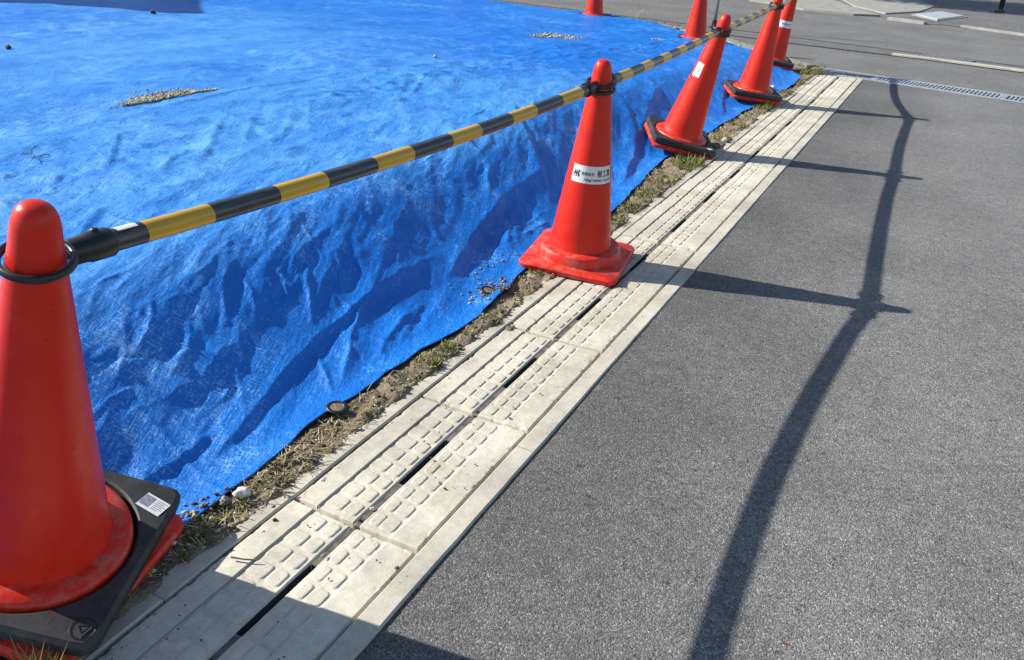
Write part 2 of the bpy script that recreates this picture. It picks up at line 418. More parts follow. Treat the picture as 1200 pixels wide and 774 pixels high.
def fold_height(X, Y):
    sh = X.shape; X = X.ravel(); Y = Y.ravel(); Z = np.zeros_like(X)
    wx = X+.008*pn(X*9, Y*9, 71)+.003*pn(X*30, Y*30, 72)
    wy = Y+.008*pn(X*9, Y*9, 73)+.003*pn(X*30, Y*30, 74)
    for q, (kind, A, w, P) in enumerate(FOLDS):
        P = np.array(P)
        for _ in range(2):                     # round the corners of the traced line
            a = P[:-1]*.75+P[1:]*.25; b = P[:-1]*.25+P[1:]*.75
            P = np.concatenate([P[:1], np.stack([a, b], 1).reshape(-1, 2), P[-1:]])
        tot = np.linalg.norm(np.diff(P, axis=0), axis=1); cum = np.concatenate([[0], np.cumsum(tot)])
        mk = np.nonzero((X > P[:, 0].min()-6*w) & (X < P[:, 0].max()+6*w) & (Y > P[:, 1].min()-6*w) & (Y < P[:, 1].max()+6*w))[0]
        if not len(mk): continue
        x = wx[mk]; y = wy[mk]; best = np.full(x.shape, 1e9); sg = np.ones_like(x); tt = np.zeros_like(x)
        for k in range(len(P)-1):
            a = P[k]; d = P[k+1]-P[k]; l2 = max(d@d, 1e-12)
            t = np.clip(((x-a[0])*d[0]+(y-a[1])*d[1])/l2, 0, 1)
            dx = x-a[0]-t*d[0]; dy = y-a[1]-t*d[1]; dd = np.hypot(dx, dy)
            lee = 1.0 if d[1]*.97-d[0]*.24 > 0 else -1.0      # which side lies away from the sun
            u = dd < best
            best = np.where(u, dd, best); sg = np.where(u, np.sign(dx*d[1]-dy*d[0])*lee, sg); tt = np.where(u, (cum[k]+t*tot[k])/cum[-1], tt)
        s = best*sg
        tap = sstep(tt/.22)*sstep((1-tt)/.22)*(.8+.4*pn(tt*6, tt*0+q*3.7, 5))
        if kind == 'S':
            prof = np.where(s > 0, np.exp(-np.abs(s/(w*.45))**1.5)-.18*np.exp(-((s-1.3*w)/(w*.6))**2), np.exp(-np.abs(s/(w*2.2))**1.1))
        else:
            prof = np.exp(-np.abs(s/(w*.8))**1.1)
        Z[mk] += .68*A*tap*prof
    return Z.reshape(sh)

_cr = np.random.default_rng(5)
CREASES = []
for _k in range(900):                      # short sharp creases, mostly running down the bank
    _y = .2+7.0*_cr.random()**1.6; _d = .10+.95*_cr.random()**.9
    CREASES.append((float(xe(_y))-_d, _y, (-1.12+.28*_cr.normal()) if _cr.random() < .7 else (-.2+.5*_cr.normal()), .04+.20*_cr.random()**1.8, .0035+.0085*_cr.random()**1.5, (.0016+.0040*_cr.random()**2)*(1 if _cr.random() < .75 else -.8)*(1-.45*min(1, _d))))
for _k in range(420):                      # and in every direction on the flat part
    _y = .6+6.5*_cr.random()**1.3; _d = .8+2.4*_cr.random()
    CREASES.append((float(xe(_y))-_d, _y, _cr.random()*3.14, .05+.25*_cr.random()**2, .008+.016*_cr.random(), (.0028+.0050*_cr.random()**2)*(1 if _cr.random() < .7 else -.7)))
def creases(X, Y):
    sh = X.shape; x = X.ravel(); y = Y.ravel(); Z = np.zeros_like(x)
    wx = x+.010*pn(x*11, y*11, 171); wy = y+.010*pn(x*11, y*11, 172)
    for cx, cy, an, hl, w, A in CREASES:
        k = np.nonzero((np.abs(y-cy) < hl+.06) & (np.abs(x-cx) < hl+.06))[0]
        if not len(k): continue
        u = (wx[k]-cx)*math.cos(an)+(wy[k]-cy)*math.sin(an); v = -(wx[k]-cx)*math.sin(an)+(wy[k]-cy)*math.cos(an)
        win = np.clip(1-(u/hl)**2, 0, 1)**1.5
        Z[k] += A*win*np.exp(-np.abs(v)/w)
    return Z.reshape(sh)

YF_D = [0, .1, .5, 1.0, 1.4, 1.9, 2.3, 2.8, 4.2, 5.2, 9]
YF_Y = [7.55, 7.75, 8.4, 9.0, 9.35, 9.72, 10.0, 10.25, 10.2, 10.15, 10.3]
def tarp_z(X, Y):
    d = xe(Y)-X
    z = tarp_base(X, Y)
    bank = sstep(d/.12)*(1-sstep((d-.75)/.5))
    crest = np.exp(-((d-.52)/.24)**2)
    plate = sstep((d-.45)/.5)
    far = sstep((Y-4)/4)
    z = z+bank*(.007*pn(X*1.7, Y*2.1, 1)+.0032*pn(X*3.5, Y*5.5, 2)+.0042*pn((X*.41-Y*.91)*3.2, (X*.91+Y*.41)*15, 3)+.0016*pn((X*.41-Y*.91)*8, (X*.91+Y*.41)*34, 33))
    z = z+crest*(.0045*ridged((X*.41-Y*.91)*4, (X*.91+Y*.41)*13, 4, 3)*(.6+.6*pn(X*2, Y*2, 8)))
    z = z+plate*(.020*pn(X*.7, Y*.7, 5)+.012*pn(X*1.7, Y*1.5, 6)+.0045*ridged(X*3.2, Y*2.6, 7, 4)+.0035*pn(X*9, Y*8, 9)*(1-.6*far))
    near = 1-sstep((Y-3.6)/2)
    band = np.exp(-((d-1.35)/.5)**2)
    z = z+band*near*.008*ridged(X*3.2+Y*1.2, Y*4.2-X*1.0, 10, 4)
    band2 = np.exp(-((X+2.65-.05*(Y-4))/.22)**2)*sstep((Y-2.6)/1)
    z = z+band2*.010*ridged(X*5, Y*4, 12, 3)
    z = z+fold_height(X, Y)+creases(X, Y)
    # hem: lies low, slightly wavy; under the near cone the sheet is bunched up
    z = z+(1-sstep(d/.07))*(.004+.006*pn(Y*3.1, Y*0, 13))
    z = z+.045*np.exp(-((X+1.40)/.16)**2-((Y-.56)/.20)**2)
    z = np.maximum(z, .004+.0*z)
    return z

# tarp grid
d1 = np.concatenate([np.linspace(0, .9, 230), np.linspace(.9, 2.6, 171)[1:], np.linspace(2.6, 8.5, 150)[1:]])
t1 = np.concatenate([np.linspace(.0, 2.6, 430), np.linspace(2.6, 5, 181)[1:], np.linspace(5, 10.3, 200)[1:]])
t1 = (t1-t1[0])/(t1[-1]-t1[0])
D, T = np.meshgrid(d1, t1, indexing='ij')
ymax = np.interp(D, YF_D, YF_Y)+.05*pn(D*2.2, D*0, 21)
Y0 = -.4
Yt = Y0+(ymax-Y0)*T
Xt = xe(Yt)-D+(1-sstep(D/.15))*(.012*pn(Yt*4, Yt*0, 22)+.006*pn(Yt*13, Yt*0, 23))
Zt = tarp_z(Xt, Yt)
endf = sstep((ymax-Yt)/.25)
Zt = Zt*(.25+.75*endf)+.01*(1-endf)
me = mesh_np('tarp', np.stack([Xt, Yt, Zt], -1).reshape(-1, 3), grid_faces(*Xt.shape)[:, ::-1])
tarp = link('tarpaulin', me, M['tarp'], None, True)
tag(tarp, 'big crumpled bright blue tarpaulin spread over the low earth mound beside the cones', 'tarpaulin')
sol = tarp.modifiers.new('thickness', 'SOLIDIFY'); sol.thickness = .0016; sol.offset = -1
def tz(x, y): return float(tarp_z(np.array([x]), np.array([y]))[0])
for (ex_, ey_, tl) in ((-1.100, 1.287, .10), (-1.132, 2.095, .25)):
    r_ = torus('eyelet', .021, .0055, 32, 8, .6)  # black ring doubles as the shadowed rim round the hole
    o = link('eyelet', r_, M['black'], tarp, True); o.location = (ex_, ey_, tz(ex_, ey_)+.004); o.rotation_euler = (0, tl, 0)
    disc = lathe('eyelet_hole', [(.018, 0), (.0005, .0008)], 24, False, True)
    o2 = link('hole', disc, M['soil'], o); o2.location = (0, 0, .0015)

# ------------------------------------------------------------------ setting: ground, road, street
def sheet(name, poly, z, m, kind='structure'):
    me = bpy.data.meshes.new(name); me.from_pydata([(x, y, z) for x, y in poly], [], [list(range(len(poly)))]); me.update()
    o = link(name, me, m); tag(o, kind=kind); return o
def slab(name, poly, z0, z1, m, bev=0):
    V = [(x, y, z0) for x, y in poly]+[(x, y, z1) for x, y in poly]; n = len(poly)
    F = [list(range(n))[::-1], list(range(n, 2*n))]+[[i, (i+1) % n, n+(i+1) % n, n+i] for i in range(n)]
    return mesh_py(name, V, F)
sheet('ground', [(-400, -400), (400, -400), (400, 400), (-400, 400)], -.20, M['soil'])
XA = -.618
def yf(x): return 7.78-.165*x          # near lip of the cross drain
GW = .33
# near road: slightly uneven sheet
xs = np.concatenate([np.linspace(XA, 2.2, 90), np.linspace(2.2, 14, 40)[1:], [30, 80]])
ys = np.concatenate([[-60, -12], np.linspace(-3, 1, 70)])
ts = np.linspace(0, 1, 150)
rows = []
for x in xs:
    yy = np.concatenate([ys, 1+(yf(x)-1)*ts[1:]]); rows.append(np.stack([np.full_like(yy, x), yy], -1))
P = np.array(rows); X, Y = P[..., 0], P[..., 1]
Z = -.0025+.003*pn(X*.8, Y*.8, 40)+.0016*pn(X*3, Y*3, 41)-.0015*np.exp(-((X-XA)/.03)**2)
road = link('road', mesh_np('road', np.stack([X, Y, Z], -1).reshape(-1, 3), grid_faces(*X.shape)), M['asphalt'], None, True)
tag(road, kind='structure')
# far street
kp = [(-14, 11.3), (-9, 11.0), (-6.18, 10.72), (-5.38, 10.74), (-4.28, 10.62), (-3.51, 10.42), (-2.96, 10.12), (-2.31, 9.62), (-1.79, 9.06), (-1.33, 8.46), (-1.08, yf(-1.08)+GW)]
street = sheet('street', kp+[(80, yf(80)+GW), (80, 20.5), (-40, 20.5), (-40, 12)], -.010, M['street'])
# kerb between tarp lot and street
def strip(name, pts, w, z0, z1, m):
    V = []; F = []
    for i, p in enumerate(pts):
        a = Vector(pts[max(0, i-1)]); b = Vector(pts[min(len(pts)-1, i+1)]); t = (b-a).normalized(); nrm = Vector((-t.y, t.x))
        for s, z in ((-w/2, z0), (-w/2, z1), (w/2, z1), (w/2, z0)):
            q = Vector(p)+nrm*s; V.append((q.x, q.y, z))
    n = len(pts)
    for i in range(n-1):
        for k in range(4):
            F.append([i*4+k, i*4+(k+1) % 4, (i+1)*4+(k+1) % 4, (i+1)*4+k])
    F += [[0, 1, 2, 3], [(n-1)*4+k for k in (3, 2, 1, 0)]]
    return mesh_py(name, V, F)
tag(link('street_kerb', strip('street_kerb', [(x, y-.05) for x, y in kp[:-1]]+[(-1.12, 8.24)], .11, -.12, .018, M['far_concrete']), M['far_concrete']), kind='structure')
# gutter strip on the far street with two tar joints
def xline(pts, x): return float(np.interp(x, [p[0] for p in pts], [p[1] for p in pts]))
l1 = [(-8, 11.5), (-2.19, 10.66), (-1.6, 10.56), (-.46, 10.39), (.23, 10.27), (.71, 10.17), (9, 8.8)]
l2 = [(-8, 11.0), (-2.0, 10.03), (-1.48, 9.96), (-.68, 9.90), (-.09, 9.83), (.69, 9.68), (9, 8.25)]
M['gutter'] = concrete_mat('gutter_concrete', (.175, .173, .168), (.14, .135, .125), .5)
sheet('gutter', l2+l1[::-1], -.005, M['gutter'])
for nm, ln in (('joint', l1), ('joint', l2)):
    tag(link('street_joint', strip('street_joint', ln, .035, -.03, -.0015, M['joint']), M['joint']), kind='structure')
wk = [(-.55, 9.935), (-.09, 9.895), (.69, 9.755), (9, 8.33)]
tag(link('gutter_lip', strip('gutter_lip', wk, .13, -.03, .012, M['far_concrete']), M['edge']), kind='structure')
# far side of the street
tag(link('far_pavement', slab('far_pavement', [(-40, 16.4), (-3.4, 15.6), (-2.9, 15.3), (-2.32, 14.75), (-1.52, 14.62), (-1.15, 14.9), (-1.62, 15.9), (-2.2, 17.4), (-2.6, 20), (-40, 20)], -.1, .02, M['far_concrete']), M['far_concrete']), kind='structure')
tag(link('far_slab', slab('far_slab', [(-2.2, 18.3), (-1.75, 16.6), (-1.12, 15.5), (-.66, 16.7), (-.5, 18.4), (-1.0, 20.2), (-2.2, 20.2)], -.1, .012, M['far_concrete']), M['far_concrete']), kind='structure')
sheet('verge', [(-.93, 14.5), (-.43, 14.32), (-.2, 14.45), (.85, 14.03), (9, 13), (40, 8.5), (40, 26), (-.6, 26), (-.55, 18.0), (-.66, 16.0)], -.004, M['lotgravel'])
tag(link('verge_kerb', strip('verge_kerb', [(-.98, 14.50), (-.45, 14.30)], .12, -.1, .03, M['far_concrete']), M['far_concrete']), kind='structure')
tag(link('lot_kerb', strip('lot_kerb', [(.05, 14.42), (.85, 13.98), (9, 12.9)], .10, -.1, .02, M['far_concrete']), M['far_concrete']), kind='structure')
sheet('yard', [(-60, 20.2), (60, 20.2), (60, 90), (-60, 90)], -.02, M['street'])
lid = empty('utility_cover', Matrix.Translation((-.32, 16.05, 0)), 'pale square steel utility cover on the far side of the street', 'utility cover')
lp = [(-.36, -.2), (.0, -.92), (.36, .34), (-.02, .92)]
link('lid', slab('lid', lp, -.05, .022, M['steel']), simple('pale_lid', (.34, .37, .40), .6, .15), lid)
link('frame', slab('frame', [(x*1.16, y*1.13) for x, y in lp], -.08, .008, M['far_concrete']), M['far_concrete'], lid)

# soil strip and lot soil under the tarp
sheet('lot_soil', [(-1.5, -12), (-1.5, 8), (-2, 9), (-2.6, 9.7), (-3.3, 10.2), (-4.3, 10.55), (-9, 10.95), (-40, 12), (-40, -12)], -.03, M['soil'])
xs = np.concatenate([[-1.52, -1.4, -1.3], np.linspace(-1.22, -.955, 46)]); ys = np.concatenate([np.linspace(-.6, 3.2, 560), np.linspace(3.2, 8.35, 420)[1:]])
X, Y = np.meshgrid(xs, ys, indexing='ij')
soil_edge = np.clip((-1.0-X)/.06, -1, 1)
def soil_z(X, Y):
    d = xe(Y)-X
    z = .004+.010*fbm(X*9, Y*9, 50, 3)+.007*np.maximum(0, fbm(X*38, Y*38, 51, 3))+.0025*fbm(X*110, Y*110, 52, 2)
    z = z-.028*sstep((d+.015)/.06)                  # stays below the sheet
    z = z*1.0-.016*sstep((X+1.022)/.03)              # feathers out on the kerb
    return z
Z = soil_z(X, Y)
tag(link('soil_strip', mesh_np('soil_strip', np.stack([X, Y, Z], -1).reshape(-1, 3), grid_faces(*X.shape)), M['soil'], None, True), kind='structure')
def sz(x, y): return float(soil_z(np.array([x]), np.array([y]))[0])

# ------------------------------------------------------------------ drain covers and kerbs
def bevel_box(V, F, x0, x1, y0, y1, z0, z1, b=.004):
    a = len(V)
    V += [(x0, y0, z0), (x1, y0, z0), (x1, y1, z0), (x0, y1, z0),
          (x0, y0, z1-b), (x1, y0, z1-b), (x1, y1, z1-b), (x0, y1, z1-b),
          (x0+b, y0+b, z1), (x1-b, y0+b, z1), (x1-b, y1-b, z1), (x0+b, y1-b, z1)]
    for k in range(4):
        j = (k+1) % 4
        F += [[a+k, a+j, a+4+j, a+4+k], [a+4+k, a+4+j, a+8+j, a+8+k]]
    F += [[a+8, a+9, a+10, a+11], [a+3, a+2, a+1, a]]
def rough_up(me, amp, f, seed):
    co = np.empty(len(me.vertices)*3, np.float32); me.vertices.foreach_get('co', co); co = co.reshape(-1, 3)
    co[:, 0] += amp*fbm(co[:, 1]*f, co[:, 0]*f, seed, 3); co[:, 2] += .5*amp*fbm(co[:, 1]*f, co[:, 0]*f, seed+9, 3)
    me.vertices.foreach_set('co', co.ravel()); me.update()
# left kerb: short stones with open joints; its outer side is ragged and half buried
V = []; F = []; y = -.6
random.seed(3)
while y < 7.92:
    l = min(random.choice((.30, .36, .42, .6)), 7.94-y)
    nsub = max(2, int(l/.03)); dz = random.uniform(-.002, .002); x0 = -1.034+random.uniform(-.008, .008)
    ysub = np.linspace(y+.0015, y+l-.0015, nsub+1)
    st = len(V)
    for q, yy in enumerate(ysub):
        endb = .002 if q in (0, nsub) else 0
        xl = x0+.006*float(pn(np.array([yy*14]), np.array([3.3]), 60)[0])+.003*float(pn(np.array([yy*50]), np.array([3.3]), 61)[0])
        for (xx, zz) in ((xl-.012, -.08), (xl-.004, -.006), (xl+.004, .0005), (-.9815, .0012), (-.9790, -.0015), (-.9790, -.08)):
            V.append((xx, yy, zz+dz-endb))
    for q in range(nsub):
        for k in range(5):
            a = st+q*6+k; F.append([a, a+1, a+7, a+6])
    F += [[st+k for k in range(6)], [st+nsub*6+k for k in range(5, -1, -1)]]
    y += l
tag(link('kerb', mesh_py('kerb', V, F), M['kerb']), kind='structure')
# right edge of the channel
V = []; F = []; y = -.6
while y < 7.86:
    l = min(2.0, 7.88-y); nsub = int(l/.05)+1
    ysub = np.linspace(y+.0012, y+l-.0012, nsub+1); st = len(V)
    for yy in ysub:
        j = .0012*float(pn(np.array([yy*22]), np.array([1.3]), 62)[0])
        for (xx, zz) in ((-.664, -.08), (-.664, -.003), (-.661, 0), (-.6195+j, 0), (-.6165+j, -.003), (-.6165+j, -.08)):
            V.append((xx, yy, zz+.001))
    for q in range(nsub):
        for k in range(5):
            a = st+q*6+k; F.append([a, a+1, a+7, a+6])
    F += [[st+k for k in range(6)], [st+nsub*6+k for k in range(5, -1, -1)]]
    y += l
tag(link('channel_edge', mesh_py('channel_edge', V, F), M['edge']), kind='structure')
sheet('channel_bottom', [(-.99, -.6), (-.66, -.6), (-.66, 7.86), (-.99, 7.9)], -.07, M['pit'])

BX0, BX1, CX = -.9745, -.6705, -.818     # cover: outer edges and slot centre
def cover_mesh(name, length, seed):
    W0 = BX0-CX; W1 = BX1-CX
    # x sample lines (finer at the slot, the left groove and the pads' slopes)
    xl = set(np.round(np.arange(W0, W1, .0018), 5)) | set([W0, W0+.002, W1-.002, W1, -.0105, -.0085, -.0062, -.0060, .0060, .0062, .0085, .0105, -.1020, -.1014, -.0986, -.0980])
    xl = np.array(sorted(xl)); yl = np.unique(np.round(np.concatenate([[0, .002, length-.002, length], np.arange(.004, length-.003, .0019), [.33*length-.0008, .33*length+.0008, .74*length-.0008, .74*length+.0008]]), 5))
    X, Y = np.meshgrid(xl, yl, indexing='ij'); Z = np.zeros_like(X)
    npad = max(1, round((length-.02)/.0505)); pit = (length-.016)/npad
    def pad(xa, xb):
        cx = (xa+xb)/2; hx = (xb-xa)/2-.0025; hy = pit/2-.0068
        yy = (Y-.008) % pit - pit/2
        inside = (Y > .008) & (Y < length-.008)
        r = .0075
        qx = np.abs(X-cx)-(hx-r); qy = np.abs(yy)-(hy-r)
        sd = np.hypot(np.maximum(qx, 0), np.maximum(qy, 0))+np.minimum(np.maximum(qx, qy), 0)-r
        return np.where(inside, .0027*(1-sstep((sd+.0006)/.0027)), 0)
    # centre half sits a little low, pads rise out of it
    low = (X > -.098) & (X < .078)
    Z = np.where(low, -.0030, 0)
    Z = Z+pad(-.096, -.052)+pad(-.050, -.016)+pad(.016, .042)+pad(.042, .078)
    Z = np.where((X > .078) & (X < .084), -.0030*(1-(X-.078)/.006), Z)
    Z = np.where((X > -.1015) & (X < -.0985), -.005, Z)        # saw-cut groove on the left
    ax = np.abs(X)
    gro = sstep((.0106-ax)/.0022)
    Z = Z-.0032*gro
    hole = (ax <= .0063) & (Y > .33*length) & (Y < .74*length)
    hole |= (ax <= .00605) & (Y > .012) & (Y < .018)
    Z = np.where(hole, -.062, Z)
    ed = np.minimum.reduce([X-W0, W1-X, Y, length-Y])
    Z = Z-.003*(1-np.clip(ed/.003, 0, 1))
    # chips and wear
    chip = np.maximum(0, fbm(X*30, Y*30, seed, 3)-.25)*np.exp(-np.minimum(ed, .05)/.006)
    Z = Z-.009*chip
    Z = Z+.0006*fbm(X*25, Y*25, seed+3, 3)
    n, m = X.shape
    V = np.stack([X, Y, Z], -1).reshape(-1, 3); F = grid_faces(n, m)
    idx = np.arange(n*m).reshape(n, m)
    ring = np.concatenate([idx[:, 0], idx[-1, 1:], idx[-2::-1, -1], idx[0, -2:0:-1]])
    sk = V[ring].copy(); sk[:, 2] = -.065; b0 = len(V); k = len(ring)
    V = np.concatenate([V, sk]); a = np.arange(k); c = (a+1) % k
    F = np.concatenate([F, np.stack([ring[c], ring[a], b0+a, b0+c], -1)])
    me = mesh_np(name, V, F); c_ = V[F].mean(1)
    mi_ = np.where((np.abs(c_[:, 0]) < .0060) & (c_[:, 2] < -.0058) & (c_[:, 2] > -.02) | ((np.abs(c_[:, 0]+.1) < .0016) & (c_[:, 2] > -.02)), 1, 0); mi_ = np.where((np.abs(c_[:, 0]) < .0075) & (c_[:, 2] < -.030), 2, mi_)
    for k_ in ('cover', 'grime', 'pit'): me.materials.append(M[k_])
    me.polygons.foreach_set('material_index', mi_.astype(np.int32)); me.update(); return me
PITCH = .4775
cms = [cover_mesh('drain_cover', PITCH-.0085, s) for s in (100, 200, 300)]
cover_labels = {
 -1: 'pale slotted concrete drain cover at the very near end of the row',
 0: 'pale slotted concrete drain cover half in the shadow of the big near cone',
 1: 'pale slotted concrete drain cover just beyond the near cone shadow edge, beside the white stone',
 2: 'pale slotted concrete drain cover level with the black eyelet at the tarp edge',
 3: 'pale slotted concrete drain cover, second before the base of the stickered cone',
 4: 'pale slotted concrete drain cover touched by the red base of the stickered cone',
 5: 'pale slotted concrete drain cover crossed by the shadow of the stickered cone without a weight',
 6: 'pale slotted concrete drain cover, first sunny one beyond the stickered cone shadow',
 7: 'pale slotted concrete drain cover, second sunny one beyond the stickered cone shadow',
 8: 'pale slotted concrete drain cover, last sunny one before the shadow of the middle leaning cone',
 9: 'pale slotted concrete drain cover with the shadow of the middle leaning cone across it',
 10: 'pale slotted concrete drain cover, first sunny one beyond the middle leaning cone shadow',
 11: 'pale drain cover midway between the third and fourth cone shadows',
 12: 'slotted concrete drain cover, last sunny one before the farthest cone shadow',
 13: 'pale slotted concrete drain cover in the shadow of the fourth cone along the row',
 14: 'pale slotted concrete drain cover, last full one before the cross drain',
 15: 'short pale concrete drain cover at the far end, touching the steel cross drain',
}
random.seed(5)
for k in range(-1, 15):
    y0 = .992+PITCH*(k-1)
    o = bpy.data.objects.new('drain_cover', cms[k % 3]); COL.objects.link(o)
    o.location = (CX+random.uniform(-.002, .002), y0+.004, .001+random.uniform(-.003, .0025))
    o.rotation_euler = (random.uniform(-.004, .004), random.uniform(-.007, .007), random.uniform(-.005, .005))
    tag(o, cover_labels[k], 'drain cover', 'concrete drain covers in a row beside the road')
y0 = .992+PITCH*14
me = cover_mesh('short_cover', 7.885-y0, 400)
o = link('drain_cover', me); o.location = (CX, y0+.002, 0); tag(o, cover_labels[15], 'drain cover', 'concrete drain covers in a row beside the road')

# cross drain: steel gratings in a row, a solid slotted plate at the left end
ang = math.atan(-.165)
def grating(x0, x1, label, solid=False):
    t = empty('drain_grating', Matrix.Translation((x0, yf(x0), 0)) @ Matrix.Rotation(ang, 4, 'Z'), label, 'drain grating', 'steel gratings of the cross drain')
    Ln = (x1-x0)/math.cos(ang)-.006; w = GW*math.cos(ang)-.006
    V = []; F = []
    fw = .035
    box(V, F, 0, Ln, .004, fw, -.03, .004); box(V, F, 0, Ln, w-fw, w, -.03, .004)
    box(V, F, 0, fw*.5, fw, w-fw, -.03, .0035); box(V, F, Ln-fw*.5, Ln, fw, w-fw, -.03, .0035)
    link('frame', mesh_py('frame', V, F), M['steel'], t)
    V = []; F = []
    if solid:
        for i in range(4):
            a = fw*.5+.003+i*(Ln-fw)/4; box(V, F, a, a+(Ln-fw)/4-.008, fw+.002, w*.36, -.03, .002)
            box(V, F, a, a+(Ln-fw)/4-.03, w*.45, w*.62, -.03, .002); box(V, F, a, a+(Ln-fw)/4-.008, w*.7, w-fw-.002, -.03, .002)
        link('slotted_plate', mesh_py('slotted_plate', V, F), M['dark_steel'], t)
    else:
        n = int(Ln/.033)
        for i in range(n):
            a = .022+i*(Ln-.04)/n; box(V, F, a, a+.011, fw+.001, w-fw-.001, -.006, .003)
        box(V, F, .02, Ln-.02, w*.5-.004, w*.5+.004, -.018, -.008)
        link('bars', mesh_py('bars', V, F), M['steel'], t)
grating(-1.10, -.56, 'dark slotted steel plate in shade at the left end of the cross drain', True)
gl = ['barred steel grating of the cross drain under the curved bar shadow', 'barred steel grating of the cross drain running off the right edge of the photo',
      'barred steel grating of the cross drain outside the right edge of the photo', 'farthest right barred steel grating of the cross drain']
for i, x0 in enumerate((-.56, .44)):
    grating(x0, x0+1.0, gl[i])
V = []; F = []
sheet('drain_trough', [(-1.1, yf(-1.1)), (80, yf(80)), (80, yf(80)+GW), (-1.1, yf(-1.1)+GW)], -.06, M['pit'])
# the drain runs on under plain steel beyond the picture
sheet('drain_lid', [(1.44, yf(1.44)), (80, yf(80)), (80, yf(80)+GW), (1.44, yf(1.44)+GW)], -.004, M['steel'])
# small gully grate in the far gutter
ga = math.atan2(-.11, .55)
t = empty('gully_grate', Matrix.Translation((-.33, 10.02, 0)) @ Matrix.Rotation(ga, 4, 'Z'), 'small dark barred gully grate in the gutter across the street', 'gully grate')
V = []; F = []
box(V, F, 0, .54, 0, .02, -.02, .006); box(V, F, 0, .54, .26, .28, -.02, .006); box(V, F, 0, .02, .021, .259, -.02, .006); box(V, F, .52, .54, .021, .259, -.02, .006)
link('frame', mesh_py('frame', V, F), M['dark_steel'], t)
V = []; F = []
for i in range(14): box(V, F, .035+i*.035, .047+i*.035, .021, .259, -.02, .004)
link('bars', mesh_py('bars', V, F), M['steel'], t)
V = []; F = []; box(V, F, .02, .52, .02, .26, -.004, -.003); link('pit', mesh_py('pit', V, F), M['pit'], t)  # thin black plate in place of the gully's shaded depth

# ------------------------------------------------------------------ cones
RB, ZB, RN, ZN = .110, .066, .0325, .640
def rad(z): return RB+(RN-RB)*(z-ZB)/(ZN-ZB)
prof = [(.1115, .058), (.1118, .062), (RB, ZB)]+[(rad(ZB+(ZN-ZB)*k/14), ZB+(ZN-ZB)*k/14) for k in range(1, 15)]
for k in range(1, 10):
    a = k/10*math.pi/2
    prof.append((RN*.62*math.cos(a)**.9+.0125*(1-k/10.)**.5*1.0, ZN+.060*math.sin(a)) if False else ((RN-.0015)*math.cos(a)**.62, ZN+.012+.048*math.sin(a)))
prof.append((.004, .7005))
ME_SHAFT = lathe('cone_shaft', prof, 72, False, True)
pl = []
S_ = .177
pl += [rsq(S_-.003, .030, 0), rsq(S_, .032, .004), rsq(S_, .032, .016), rsq(S_-.006, .030, .022)]
n_ = len(pl[0])
def circ_like(loop, r, z): return [(r*math.cos(math.atan2(p[1], p[0])), r*math.sin(math.atan2(p[1], p[0])), z) for p in loop]
pl += [circ_like(pl[0], .153, .024), circ_like(pl[0], .148, .028), circ_like(pl[0], .145, .056), circ_like(pl[0], .139, .062), circ_like(pl[0], .118, .064), circ_like(pl[0], .100, .064)]
ME_BASE = loops_mesh('cone_base', pl, True, True)
ME_SHAFT.materials.append(M['red']); ME_BASE.materials.append(M['red_base'])
for me in (ME_SHAFT, ME_BASE):
    me.polygons.foreach_set('use_smooth', [True]*len(me.polygons))
def autosmooth(me, ang):
    bm = bmesh.new(); bm.from_mesh(me)
    for e_ in bm.edges:
        if len(e_.link_faces) == 2 and e_.calc_face_angle(0) > ang: e_.smooth = False
    bm.to_mesh(me); bm.free()
autosmooth(ME_BASE, R(40)); autosmooth(ME_SHAFT, R(50))
ME_HOLE = lathe('vent_hole', [(.0022, -.001), (.0016, .0006)], 10)
ME_HOLE.materials.append(M['ink'])

def frame(b, tx, ty, rot):
    a = Vector((tx, ty, 1)).normalized(); u = Vector((0, 1, 0)).cross(a).normalized(); v = a.cross(u)
    m = Matrix((u, v, a)).transposed().to_4x4(); m.translation = Vector(b)
    return m @ Matrix.Rotation(rot, 4, 'Z'), m
GC = 'red traffic cones round the tarpaulin'
def cone(b, tx, ty, rot, label, sc=1.0):
    mw, m0 = frame(b, tx, ty, rot); mw = mw @ Matrix.Scale(sc, 4); m0 = m0 @ Matrix.Scale(sc, 4)
    t = empty('traffic_cone', mw, label, 'traffic cone', GC)
    s = bpy.data.objects.new('shaft', ME_SHAFT); s.parent = t; COL.objects.link(s)
    p = bpy.data.objects.new('base', ME_BASE); p.parent = t; COL.objects.link(p)
    return t, m0
# rubber weights
def weight_mesh():
    lo = []; s = .177
    outer = [(s-.004, .022, .000), (s, .024, .005), (s, .024, .024), (s-.007, .022, .031)]
    loops = [rsq(a, r, z) for a, r, z in outer]
    inner = [(.157, .0312), (.153, .028), (.151, .003), (.154, 0)]
    loops += [circ_like(loops[0], r, z) for r, z in inner]
    n = len(loops[0]); V = [p for l in loops for p in l]; F = []
    for a in range(len(loops)):
        c = (a+1) % len(loops)
        for i in range(n):
            j = (i+1) % n; F.append([a*n+i, a*n+j, c*n+j, c*n+i])
    me = mesh_py('rubber_weight', V, F); me.materials.append(M['rubber'])
    me.polygons.foreach_set('use_smooth', [True]*len(me.polygons)); autosmooth(me, R(35)); return me
ME_W = weight_mesh()
